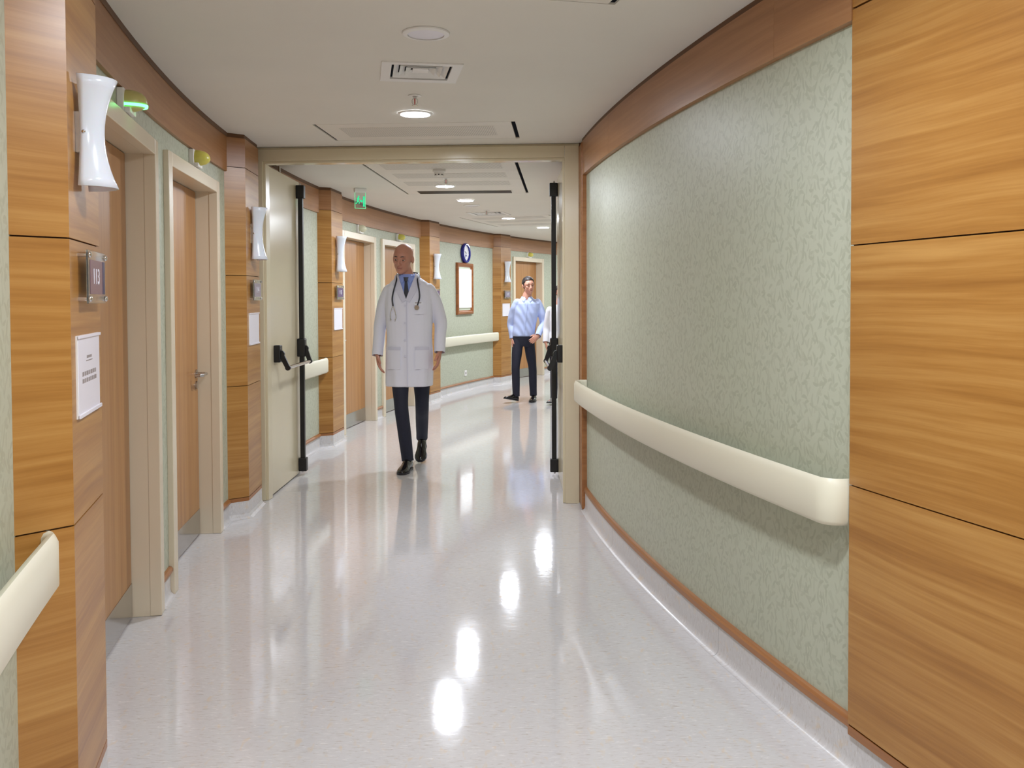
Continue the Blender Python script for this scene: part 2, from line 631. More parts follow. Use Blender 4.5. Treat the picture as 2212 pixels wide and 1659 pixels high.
pl_label = ['perforated white metal ceiling panel just in front of the double door frame',
            'perforated white metal ceiling panel with detector and air slot beyond the door frame',
            'white metal ceiling panel cut off by the top edge of the picture',
            'perforated white metal ceiling panel at the far end of the corridor']
for (o, u, v, w, va, dp, n, gr), lab in zip(panels, pl_label):
    P3 = lambda a, b, z: (o.x + u.x * a + v.x * b, o.y + u.y * a + v.y * b, z)
    c0 = P3(w / 2, dp * n / 2, HC)
    root = thing('ceiling_panel', lab, 'ceiling panel', c0, group='perforated ceiling panels')

    def slab(mb, a0, a1, b0, b1, z0, z1):
        vv = [P3(a, b, z) for z in (z0, z1) for b in (b0, b1) for a in (a0, a1)]
        fc = [(0, 1, 3, 2), (4, 6, 7, 5), (0, 4, 5, 1), (2, 3, 7, 6), (0, 2, 6, 4), (1, 5, 7, 3)]
        uvs = []
        for f in fc:
            uvs.append([((a0, a1)[k & 1], (b0, b1)[(k >> 1) & 1]) for k in f])
        mb.add(vv, fc, uvs)
        return mb
    for k in range(n):
        b0, b1 = dp * k + 0.0012, dp * (k + 1) - 0.0012
        pk = slab(MB(), 0, w, b0, b1, HC, HC + 0.012).build('plank', 'panel', root, loc=None)
        pk.location = [-x for x in c0]
        if gr and k == n - 1:
            gm = slab(MB(), 0.11, w - 0.12, b0 + 0.28, b1 - 0.03, HC - 0.002, HC - 0.0005).build('grille_frame', 'panel', pk)
            for s in range(9):
                bb = b0 + 0.29 + s * 0.0235
                slab(MB(), 0.125, w - 0.135, bb, bb + 0.012, HC - 0.006, HC - 0.002).build('grille_slat', 'hinge', pk)
        else:
            slab(MB(), 0.11, w - 0.11, b0 + 0.12, b1 - 0.12, HC - 0.0012, HC - 0.0002).build('perforated_field', 'perf', pk)

# square air diffusers with nested louvres
for (c, u, v, w), lab in zip(vents, ('square ceiling air diffuser with nested louvres nearest the camera',
                                     'square ceiling air diffuser at the far end of the corridor')):
    root = thing('air_diffuser', lab, 'air vent', (c.x, c.y, HC), math.atan2(u.y, u.x), group='square ceiling air diffusers')
    h = w / 2

    def sq(mb, a, za, b, zb, th=0.004):
        ra = [(-a, -a, za), (a, -a, za), (a, a, za), (-a, a, za)]
        rb = [(-b, -b, zb), (b, -b, zb), (b, b, zb), (-b, b, zb)]
        ra2 = [(x, y, z + th) for x, y, z in ra]
        rb2 = [(x, y, z + th) for x, y, z in rb]
        mb.rings([ra, rb, rb2, ra2], close=True)
        return mb
    sq(MB(), h, -0.006, h - 0.045, -0.004, 0.010).build('frame', 'white', root)
    for k in range(3):
        a = h - 0.056 - k * (h - 0.09) / 3.2
        sq(MB(), a, 0.000, a - 0.026, 0.018, 0.003).build('louvre', 'white', root)
    MB().box(-0.036, 0.036, -0.036, 0.036, 0.004, 0.010).build('centre_plate', 'white', root)
    MB().box(-h + .04, h - .04, -h + .04, h - .04, 0.06, 0.065).build('duct', 'dark', root)

# ------------------------------------------------------------------ doors' angular places on the left wall
DOOR_W = 1.08
DOORS = [(12.64, 9.51), (8.45, 5.32), (-6.25, -9.38), (-10.48, -13.61), (-25.25, -28.38)]   # clear openings
DZ = 2.10
ARCH = 0.212                          # architrave in degrees

# ------------------------------------------------------------------ walls
wl = thing('wall_left', 'left outer wall in sage leaf-print wallpaper, curving to the right', 'wall', kind='structure')
cuts = sorted([T0, T1] + [x for d in DOORS for x in (d[0] + ARCH * 0.6, d[1] - ARCH * 0.6)], reverse=True)
for i in range(0, len(cuts), 2):
    MB().arc(PL, [(WALL_L, 0), (WALL_L, HC), (WALL_L + 0.1, HC), (WALL_L + 0.1, 0)], cuts[i], cuts[i + 1]).build('wallpaper', 'paper', wl)
for a, b in DOORS:
    MB().arc(PL, [(WALL_L, DZ - 0.03), (WALL_L, HC), (WALL_L + 0.1, HC), (WALL_L + 0.1, DZ - 0.03)], a + ARCH * 0.6, b - ARCH * 0.6).build('wallpaper', 'paper', wl)
wr = thing('wall_right', 'right inner wall in sage leaf-print wallpaper, bulging into the corridor', 'wall', kind='structure')
for a, b in ((14.31, 11.48), (11.478, 2.9), (2.899, -40.0)):
    MB().arc(PR, [(RR, 0), (RR, HC), (RR - 0.1, HC), (RR - 0.1, 0)], a, b).build('wallpaper', 'paper', wr)
MB().arc(PR, [(RR, 0), (RR, HC), (RR - 0.1, HC), (RR - 0.1, 0)], 37.0, 21.6).build('wallpaper', 'paper', wr)
for nm, t, lab in (('wall_near', T0 - 1.0, 'end wall behind the camera'), ('wall_far', T1 + 5.0, 'wall closing the corridor far around the bend')):
    a, b = PL(RIN - 0.2, t), PL(RL + 0.3, t)
    n = Vector((-(b - a).y, (b - a).x)).normalized() * 0.1
    tag(MB().prism([a, b, b + n, a + n], 0, HC).build(nm, 'paper'), lab + ' in sage wallpaper', 'wall', kind='structure')

# skirting: coved vinyl base with a wooden strip on top
bl = thing('baseboard_left', 'white coved vinyl skirting with a wooden strip along the left wall', 'baseboard', kind='structure')
br = thing('baseboard_right', 'white coved vinyl skirting with a wooden strip along the right wall', 'baseboard', kind='structure')


def cove(r, s, h):                     # s = +1: corridor lies at smaller radius
    return [(r, h), (r - s * 0.006, h), (r - s * 0.006, 0.03), (r - s * 0.010, 0.014), (r - s * 0.02, 0.004), (r - s * 0.034, 0.0005), (r, 0.0005)]


def strip(r, s, z0, z1):
    return [(r, z0), (r - s * 0.016, z0), (r - s * 0.019, z0 + 0.004), (r - s * 0.019, z1 - 0.012), (r - s * 0.012, z1 - 0.003), (r, z1)]


PILLARS = [14.36, 3.615, -4.585, -15.30, -23.555]
PHW, PCH = 0.575, 0.235                # half face and chamfer, in degrees
blocks = sorted([(d[0] + ARCH, d[1] - ARCH) for d in DOORS] + [(p + PHW + PCH, p - PHW - PCH) for p in PILLARS], reverse=True)
edge = T0
spans = []
for a, b in blocks:
    if edge - a > 0.03:
        spans.append((edge, a))
    edge = b
spans.append((edge, T1))
for a, b in spans:
    MB().arc(PL, cove(WALL_L, 1, 0.11), a, b).build('skirting', 'vinyl_base', bl, 40)
    MB().arc(PL, strip(WALL_L, 1, 0.11, 0.138), a, b).build('wooden_strip', 'wood_trim', bl, 30)
for a, b in ((14.31, 11.46), (11.448, 6.41), (6.398, 3.43), (2.8, -40)):
    MB().arc(PR, cove(RR + 0.006, -1, 0.12), a, b, 0.4).build('skirting', 'vinyl_base', br, 40)
for a, b in ((14.31, 9.0), (8.998, 3.43), (2.8, -40)):
    MB().arc(PR, strip(RR, -1, 0.12, 0.155), a, b, 0.4).build('wooden_strip', 'wood_trim', br, 30)

# crown boards under the ceiling
t1 = thing('trim_1', 'brown wooden crown board under the ceiling along the left wall', 'trim', kind='structure')
t2 = thing('trim_2', 'brown wooden crown board under the ceiling along the right wall', 'trim', kind='structure')
edge = T0
for p in PILLARS + [None]:
    a, b = edge, (T1 if p is None else p + PHW + PCH - 0.02)
    MB().arc(PL, [(WALL_L, 2.200), (RL + 0.098, 2.200), (RL + 0.098, 2.414), (WALL_L, 2.414)], a, b).build('crown_board', 'wood_dark', t1)
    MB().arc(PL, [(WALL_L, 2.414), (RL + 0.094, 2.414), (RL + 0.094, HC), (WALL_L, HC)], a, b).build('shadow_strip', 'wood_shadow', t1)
    edge = None if p is None else p - PHW - PCH + 0.02
for a, b in ((14.31, 12.9), (12.897, 6.28), (6.276, 3.3), (2.8, -40)):
    MB().arc(PR, [(RR, 2.200), (RR + 0.026, 2.200), (RR + 0.026, 2.418), (RR, 2.418)], a, b, 0.4).build('crown_board', 'wood_dark', t2)
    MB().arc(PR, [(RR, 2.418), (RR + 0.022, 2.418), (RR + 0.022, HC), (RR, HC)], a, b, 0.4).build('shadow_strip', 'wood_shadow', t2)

# ------------------------------------------------------------------ wood-clad pillars
HB, H0, H1, H2, H3 = 0.11, 0.135, 0.847, 1.549, 2.229
pil_lab = ['wood-panelled pillar nearest the camera on the left, its foot out of frame',
           'wood-panelled pillar against the left post of the double door frame',
           'wood-panelled pillar just beyond the open cream door leaf',
           'wood-panelled pillar behind the man in the white coat',
           'wood-panelled pillar between the wall clock and the far door']


def pillar(t, lab):
    hw = RL * rad(PHW)
    ch = RL * rad(PCH)
    loc, rz = on_left(RL, t)
    root = thing('wooden_pillar', lab, 'pillar', loc, rz, 'wood-clad pillars along the left wall', 'structure')
    del root['kind']
    D = 0.113
    th = 0.016
    outer = [(-hw - ch, D), (-hw, 0), (hw, 0), (hw + ch, D)]
    inner = [(-hw - ch + th * 1.2, D), (-hw + th * 0.45, th), (hw - th * 0.45, th), (hw + ch - th * 1.2, D)]
    core = [(-hw - ch + 0.012, D), (-hw + 0.004, 0.007), (hw - 0.004, 0.007), (hw + ch - 0.012, D)]
    MB().prism(core, 0.11, 2.40).build('core', 'joint', root)
    g = 0.002
    rows = [(HB, H0), (H0, H1), (H1, H2), (H2, H3), (H3, 2.414)]
    for r, (za, zb) in enumerate(rows):
        za, zb = za + (g if r else 0), zb - (g if r < 4 else 0)
        for k, nm in ((0, 'near_side_panel'), (1, 'face_panel'), (2, 'far_side_panel')):
            MB().prism([outer[k], outer[k + 1], inner[k + 1], inner[k]], za, zb).build(
                nm if r else 'skirting_strip', 'wood' if 0 < r < 4 else ('wood_trim' if r == 0 else 'wood_dark'), root)
    s = 0.006
    cap = [(-hw - ch + s, D), (-hw + s * 0.4, s), (hw - s * 0.4, s), (hw + ch - s, D)]
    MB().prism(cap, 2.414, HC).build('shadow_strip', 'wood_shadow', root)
    for k in range(3):
        a, b = Vector(outer[k]), Vector(outer[k + 1])
        d = (b - a).normalized()
        n = Vector((d.y, -d.x))
        prof = [(0.0, HB), (0.0, 0.03), (0.008, 0.012), (0.024, 0.0005), (-0.03, 0.0005), (-0.03, HB)]
        ra = [(a.x + n.x * o - d.x * max(o, 0) * 0.4, a.y + n.y * o - d.y * max(o, 0) * 0.4, z) for o, z in prof]
        rb = [(b.x + n.x * o + d.x * max(o, 0) * 0.4, b.y + n.y * o + d.y * max(o, 0) * 0.4, z) for o, z in prof]
        if k == 1:
            MB().rings([ra, rb]).build('skirting', 'vinyl_base', root)
        else:
            MB().rings([ra, rb]).build('skirting', 'vinyl_base', root)
    return root


for t, lab in zip(PILLARS, pil_lab):
    pillar(t, lab)

# right foreground panelling
RP0, RP1 = 14.305, 21.6
rp = thing('wooden_panelling', 'orange-brown wood panelling filling the right edge of the picture', 'panelling', (*PR(RR, 17.5), 0))
rpo = PR(RR, 17.5)
rploc = (-rpo.x, -rpo.y, 0)
RF = RR + 0.022
q = MB().arc(PR, [(RR - 0.1, 0.1), (RF - 0.010, 0.1), (RF - 0.010, HC), (RR - 0.1, HC)], RP0, RP1, 0.4).build('core', 'joint', rp)
q.location = rploc
for r, (za, zb) in enumerate([(HB - 0.005, H0 - 0.002), (H0, H1), (H1, H2), (H2, H3 + 0.003), (H3 + 0.005, HC)]):
    za, zb = za + (0.002 if r else 0), zb - 0.002
    for a, b in ((RP0, RP1),):
        q = MB().arc(PR, [(RF - 0.012, za), (RF, za), (RF, zb), (RF - 0.012, zb)], a, b, 0.4).build(
            'panel' if r else 'skirting_strip', 'wood' if r else 'wood_trim', rp)
        q.location = rploc
q = MB().arc(PR, cove(RR + 0.006, -1, 0.106), RP0, RP1, 0.4).build('skirting', 'vinyl_base', rp, 40)
q.location = rploc

# ------------------------------------------------------------------ room doors in the left wall
door_lab = ['wooden room door in a cream frame, nearest on the left beside the foreground pillar',
            'wooden room door with steel lever handle, second on the left before the double doors',
            'wooden room door in a cream frame, first beyond the open cream leaf',
            'wooden room door in a cream frame directly behind the man in the white coat',
            'wooden room door in a cream frame behind the man in the pale blue shirt']


def room_door(i, a, b, lab, hand):
    tc = (a + b) / 2
    loc, rz = on_left(RL + 0.080, tc)
    root = thing('door_%d' % (i + 1), lab, 'door', loc, rz, 'room doors along the left wall', 'structure')
    hw = RL * rad((a - b) / 2)
    aw, zi = 0.074, 2.032
    for s in (-1, 1):
        x0, x1 = sorted((s * hw, s * (hw + aw)))
        bevel(MB().box(x0, x1, 0.0, 0.05, 0.001, DZ).build('architrave', 'cream', root), 0.003)
        x0, x1 = sorted((s * (hw + 0.002), s * (hw + 0.05)))
        MB().box(x0, x1, 0.05, 0.17, 0.001, DZ - 0.02).build('jamb', 'cream', root)
    bevel(MB().box(-hw, hw, 0.0, 0.05, zi, DZ).build('head_architrave', 'cream', root), 0.003)
    MB().box(-hw - 0.002, hw + 0.002, 0.05, 0.17, zi + 0.002, DZ - 0.02).build('head_jamb', 'cream', root)
    leaf = MB().box(-hw + 0.004, hw - 0.004, 0.125, 0.165, 0.006, zi - 0.002).build('leaf', 'wood_door', root)
    MB().box(-hw + 0.006, hw - 0.006, 0.122, 0.125, 0.008, 0.155).build('kick_plate', 'kick', leaf)
    MB().box(-hw - 0.05, hw + 0.05, 0.171, 0.19, 0.0, DZ - 0.02).build('backing', 'joint', root)
    # lever handle with rose and key rose
    hx = hand * (hw - 0.055)
    h = MB()
    h.cyl((hx, 0.125, 0.962), (hx, 0.117, 0.962), 0.026, n=20)
    h.build('handle_rose', 'steel', leaf, 40)
    h = MB()
    pts = [Vector((hx, 0.12, 0.962)), Vector((hx, 0.075, 0.962)), Vector((hx - hand * 0.012, 0.063, 0.962)), Vector((hx - hand * 0.12, 0.060, 0.962)),
           Vector((hx - hand * 0.132, 0.072, 0.962)), Vector((hx - hand * 0.132, 0.098, 0.962))]
    for p, qn in zip(pts[:-1], pts[1:]):
        h.cyl(p, qn, 0.0095, n=12)
    for p in pts[1:-1]:
        h.ball(p, 0.0095, 10, 6)
    h.build('lever_handle', 'steel', leaf, 50)
    h = MB().cyl((hx, 0.125, 0.895), (hx, 0.115, 0.895), 0.024, n=20)
    h.build('key_rose', 'steel', leaf, 40)
    return root


for i, ((a, b), lab) in enumerate(zip(DOORS, door_lab)):
    room_door(i, a, b, lab, 1 if i in (1, 3) else -1)

# corridor call lamps above the doors
lamp_lab = ['call lamp with a glowing green ring above the nearest left door',
            'yellow call lamp above the second left door',
            'unlit pale call lamp above the first door beyond the double doors',
            'yellow call lamp above the door behind the man in the white coat',
            'yellow call lamp above the far door behind the man in the blue shirt']
for i, ((a, b), lab) in enumerate(zip(DOORS, lamp_lab)):
    loc, rz = on_left(WALL_L, (a + b) / 2 - 0.05, DZ + 0.004)
    root = thing('call_lamp', lab, 'call lamp', loc, rz, 'call lamps above the room doors')
    bevel(MB().box(-0.056, 0.056, -0.026, 0.0, 0.0, 0.092).build('back_plate', 'white', root), 0.003)
    bevel(MB().box(-0.054, 0.054, -0.048, -0.026, 0.0, 0.020).build('chin', 'white', root), 0.002)
    lens = 'olive' if i == 0 else ('yellow_pale' if i == 2 else 'yellow')
    prof = [(max(0.02, math.cos(rad(q)) ** 0.75), 0.046 + (0.046 if q > 0 else 0.036) * math.sin(rad(q))) for q in (-89, -70, -50, -30, -12, 0, 15, 30, 45, 60, 75, 89)]
    MB().lathe(prof, 24, (0, -0.026, 0), math.pi, 2 * math.pi, 0.050, 0.074).build('lens', lens, root, 50)
    if i == 0:
        MB().lathe([(0.93, 0.026), (1.02, 0.026), (1.03, 0.036), (0.94, 0.036)], 24, (0, -0.026, 0), math.pi, 2 * math.pi, 0.050, 0.074).build('light_ring', 'green_glow', root, 50)

# ------------------------------------------------------------------ wall sconces
sc_lab = ['white hourglass wall sconce on the foreground pillar', 'white hourglass wall sconce on the pillar by the double door frame',
          'white hourglass wall sconce on the pillar beside the open cream leaf', 'white hourglass wall sconce behind the shoulder of the man in the white coat',
          'white hourglass wall sconce on the farthest pillar beside the far door']
sconce = thing('wall_sconce', sc_lab[0], 'wall lamp', group='hourglass wall sconces on the pillars')
N, Hs = 12, 0.325
v, f = [], []
for i in range(N + 1):
    z = -Hs / 2 + Hs * i / N
    q_ = (abs(z) / (Hs / 2)) ** 2
    w = 0.042 + 0.032 * q_
    for k in range(17):
        a = math.pi * (1 + k / 16)
        dy = (0.052 + 0.034 * q_) * math.sin(a)
        v.append((w * math.cos(a), -0.012 + dy, z))
for i in range(N):
    for k in range(16):
        f.append((i * 17 + k, i * 17 + k + 1, (i + 1) * 17 + k + 1, (i + 1) * 17 + k))
mb = MB()
mb.add(v, f)
sh = mb.build('glass_shade', 'opal', sconce, 60)
so = sh.modifiers.new('thickness', 'SOLIDIFY')
so.thickness = 0.004
so.offset = 0
MB().box(-0.035, 0.035, -0.012, 0.0, -0.06, 0.06).build('wall_plate', 'steel', sconce)
for s in (-1, 1):
    MB().cyl((s * 0.02, -0.012, 0.0), (s * 0.042, -0.022, 0.0), 0.004, n=8).build('holder', 'steel', sconce)
for s in (-1, 1):
    MB().ball((s * 0.043, -0.022, 0.0), 0.0055, 10, 6).build('screw', 'chrome', sconce, 60)
MB().cyl((0, -0.03, -0.06), (0, -0.03, 0.06), 0.012).build('bulb', 'white', sconce, 50)
for i, (t, lab) in enumerate(zip(PILLARS, sc_lab)):
    loc, rz = on_left(RL, t + 0.05, 1.826)
    if i == 0:
        loc, rz = on_left(RL, t + 0.22, 1.822)
        sconce.location = loc
        sconce.rotation_euler = (0, 0, rz)
        sconce.scale = (0.96, 0.96, 0.85)
    else:
        dup(sconce, loc, rz, lab).scale = (1, 1, 1.04)

# ------------------------------------------------------------------ acrylic room plates on stand-offs
def text_mesh(name, txt, size, mat, parent, loc, rot=(math.pi / 2, 0, 0)):
    c = bpy.data.curves.new('t', 'FONT')
    c.body = txt
    c.size = size
    c.align_x = 'CENTER'
    c.align_y = 'CENTER'
    c.extrude = 0.0004
    o = bpy.data.objects.new('t', c)
    COL.objects.link(o)
    d = bpy.context.evaluated_depsgraph_get()
    me = bpy.data.meshes.new_from_object(o.evaluated_get(d))
    bpy.data.objects.remove(o, do_unlink=True)
    me.materials.clear()
    ob = link(name, me, mat, parent)
    ob.location = loc
    ob.rotation_euler = rot
    return ob


plate_lab = ['clear acrylic room plate with mauve card on the foreground pillar', 'clear acrylic room plate with grey card on the pillar by the frame',
             'clear acrylic room plate with purple card on the pillar beside the open leaf', 'clear acrylic room plate just behind the white-coated shoulder',
             'small grey room plate with white digits on the farthest pillar']
plate_card = ['sign_mauve', 'sign_grey', 'sign_purple', 'sign_purple', 'sign_grey']
plate_txt = ['113', '114', '115', '116', '117']
for t, lab, cd, tx in zip(PILLARS, plate_lab, plate_card, plate_txt):
    loc, rz = on_left(RL, t - 0.03, 1.458)
    root = thing('room_plate', lab, 'sign', loc, rz, 'acrylic room plates on the pillars')
    h, w = 0.068, 0.122
    bevel(MB().box(-w, w, -0.026, -0.021, -h, h).build('acrylic_sheet', 'acrylic', root), 0.001, 1)
    cdo = MB().box(-w + 0.022, w - 0.022, -0.0272, -0.0262, -h + 0.024, h - 0.024).build('card', cd, root)
    if tx == '113':
        MB().box(w - 0.052, w - 0.022, -0.0278, -0.0272, -h + 0.024, h - 0.024).build('navy_band', 'navy_card', cdo)
    for k, ch in enumerate(tx):
        text_mesh('digit', ch, 0.058, 'ink_white', cdo, ((k - 1) * 0.032 - (0.02 if tx == '113' else 0.0), -0.0275, 0.0))
    for sx in (-1, 1):
        for sz in (-1, 1):
            x, z = sx * (w - 0.011), sz * (h - 0.012)
            so_ = MB().cyl((x, 0.0, z), (x, -0.021, z), 0.0065, n=12).build('stand_off', 'chrome', root, 40)
            MB().ball((x, -0.0275, z), (0.0085, 0.006, 0.0085), 12, 6).build('cap', 'chrome', so_, 60)

# paper notice holders
note_lab = ['white paper notice with two lines of print on the foreground pillar', 'white paper notice holder on the pillar by the double door frame',
            'white paper notice holder on the pillar beside the open leaf', None, 'blank white paper notice on the farthest pillar']
for i, (t, lab) in enumerate(zip(PILLARS, note_lab)):
    if lab is None:
        continue
    loc, rz = on_left(RL, t + (0.0 if i else 0.0), 1.205)
    root = thing('paper_notice', lab, 'notice', loc, rz, 'paper notices on the pillars')
    h, w = 0.104, 0.148
    MB().box(-w, w, -0.004, 0.0, -h, h).build('holder_back', 'white', root)
    sheet = MB().box(-w + 0.006, w - 0.006, -0.0052, -0.004, -h + 0.006, h - 0.004).build('paper_sheet', 'sheet', root)
    bevel(MB().box(-w, w, -0.010, -0.0052, -h, -h + 0.010).build('bottom_lip', 'sheet', root), 0.001, 1)
    bevel(MB().box(-w, w, -0.009, -0.0052, h - 0.008, h).build('top_lip', 'sheet', root), 0.001, 1)
    if i == 0:
        for zc, x0, x1, hh in ((0.046, -0.035, 0.030, 0.007), (0.036, -0.045, 0.04, 0.0025)):
            MB().box(x0, x1, -0.0056, -0.0052, zc - hh / 2, zc + hh / 2).build('print_line', 'ink_grey', sheet)
        for zc in (0.004, -0.014):
            x = -0.095
            while x < 0.092:
                wd = random.uniform(0.014, 0.036)
                MB().box(x, min(x + wd, 0.1), -0.0056, -0.0052, zc - 0.0055, zc + 0.0055).build('print_word', 'ink_grey', sheet)
                x += wd + 0.006

# ------------------------------------------------------------------ handrails
def path_rail(name, lab, P, rw, s, ta, tb, z0, z1, proud=0.092, cap_a=True, cap_b=True):
    """rail along an arc at proud metres off the wall radius rw; s=+1 when the corridor is at smaller radius"""
    mid = P(rw, (ta + tb) / 2)
    root = thing(name, lab, 'handrail', (mid.x, mid.y, 0), group='cream wall handrails')
    th = 0.030
    rc = rw - s * (proud - th / 2)
    n = max(4, int(abs(tb - ta) / 0.4))
    hh = z1 - z0
    prof = [(-th / 2, z0 + 0.012), (-th / 2 + 0.008, z0), (th / 2 - 0.012, z0), (th / 2, z0 + 0.014),
            (th / 2, z1 - 0.022), (th / 2 - 0.006, z1 - 0.008), (0.004, z1), (-th / 2 + 0.006, z1 - 0.004), (-th / 2, z1 - 0.014)]

    def sweep(pts, closed_caps=True):
        rs = []
        for i, p in enumerate(pts):
            a = pts[max(i - 1, 0)]
            b = pts[min(i + 1, len(pts) - 1)]
            d = (b - a).normalized()
            nn = Vector((d.y, -d.x))
            rs.append([(p.x + nn.x * o - mid.x, p.y + nn.y * o - mid.y, z) for o, z in prof])
        return MB().rings(rs)
    sgn = 1 if tb > ta else -1
    capd = 5.0 * 0.065                         # degrees taken up by each end cap
    a_ = ta + sgn * capd * (1 if cap_a else 0)
    b_ = tb - sgn * capd * (1 if cap_b else 0)
    pts = [P(rc, a_ + (b_ - a_) * i / n) for i in range(n + 1)]
    # profile side +o must face the corridor
    d = (pts[1] - pts[0]).normalized()
    nn = Vector((d.y, -d.x))
    test = (P(rc - s * 0.1, a_) - pts[0]).dot(nn)
    flip = test < 0
    if flip:
        prof = [(-o, z) for o, z in prof]
    sweep(pts).build('rail', 'rail', root, 50)

    def cap(t_end, t_in):
        d = 1 if t_end > t_in else -1
        R = 0.05
        dr = math.degrees(R / rw)
        q = []
        q.append(P(rc, t_in))
        tm = t_end - d * dr
        q.append(P(rc, (t_in + tm) / 2))
        for k in range(7):
            a = rad(90 * k / 6)
            q.append(P(rc + s * R * (1 - math.cos(a)), tm + d * dr * math.sin(a)))
        q.append(P(rw - s * 0.002, t_end))
        if d * sgn < 0:
            q.reverse()
        return q
    if cap_a:
        sweep(cap(ta, a_)).build('end_cap', 'rail', root, 50)
    if cap_b:
        sweep(cap(tb, b_)).build('end_cap', 'rail', root, 50)
    # wall brackets
    k = 0
    nb = max(2, int(abs(b_ - a_) / 3.0))
    for k in range(nb):
        t = a_ + (b_ - a_) * (k + 0.5) / nb
        prf = [(rw, z0 + 0.035), (rc + s * th * 0.3, z0 + 0.035), (rc + s * th * 0.3, z1 - 0.05), (rw, z1 - 0.05)]
        b = MB().arc(P, prf, t - 0.12, t + 0.12, 0.12).build('bracket', 'rail', root)
        b.location = (-mid.x, -mid.y, 0)
    return root


path_rail('handrail', 'long cream handrail sweeping along the right green wall', PR, RR, -1, 3.45, 14.24, 0.722, 0.862)
path_rail('handrail', 'cream handrail end at the lower left corner of the picture', PL, WALL_L, 1, 22.4, 15.0, 0.708, 0.846)
path_rail('handrail', 'short cream handrail beyond the open door leaf', PL, WALL_L, 1, 1.0, -3.92, 0.706, 0.846)
path_rail('handrail', 'cream handrail below the clock and picture frame', PL, WALL_L, 1, -16.3, -22.95, 0.706, 0.846)
path_rail('handrail', 'cream handrail right of the far door', PL, WALL_L, 1, -28.65, -34.5, 0.706, 0.846)

# ------------------------------------------------------------------ fire door: frame with two open leaves
fd = thing('door_6', 'cream steel double fire door frame with both leaves open and black panic bars', 'door',
           (FA.x, FA.y, 0), math.atan2(fu.y, fu.x), kind='structure')
FW = (FB - FA).length
ZI = 2.345                                   # underside of the head


def fpart(x0, x1, y0, y1, z0, z1, name, mat='cream_fire', par=None, bv=0.002):
    o = MB().box(x0, x1, y0, y1, z0, z1).build(name, mat, par or fd)
    if bv:
        bevel(o, bv, 2)
    return o


fpart(-0.11, 0.018, 0.0, 0.10, 0.001, ZI, 'frame_post')
fpart(0.018, 0.034, 0.018, 0.10, 0.001, ZI - 0.016, 'stop_strip')
fpart(FW - 0.096, FW, 0.0, 0.10, 0.001, 2.425, 'frame_post')
fpart(FW - 0.112, FW - 0.096, 0.018, 0.10, 0.001, ZI - 0.016, 'stop_strip')
fpart(-0.11, FW - 0.0975, 0.0, 0.10, ZI, 2.425, 'frame_head')
fpart(0.018, FW - 0.096, 0.018, 0.10, ZI - 0.016, ZI, 'stop_strip')
fpart(-0.11, FW + 0.002, 0.012, 0.09, 2.4255, 2.438, 'packing_strip')
inv = Matrix.Translation(fd.location) @ Matrix.Rotation(fd.rotation_euler.z, 4, 'Z')
inv = inv.inverted()


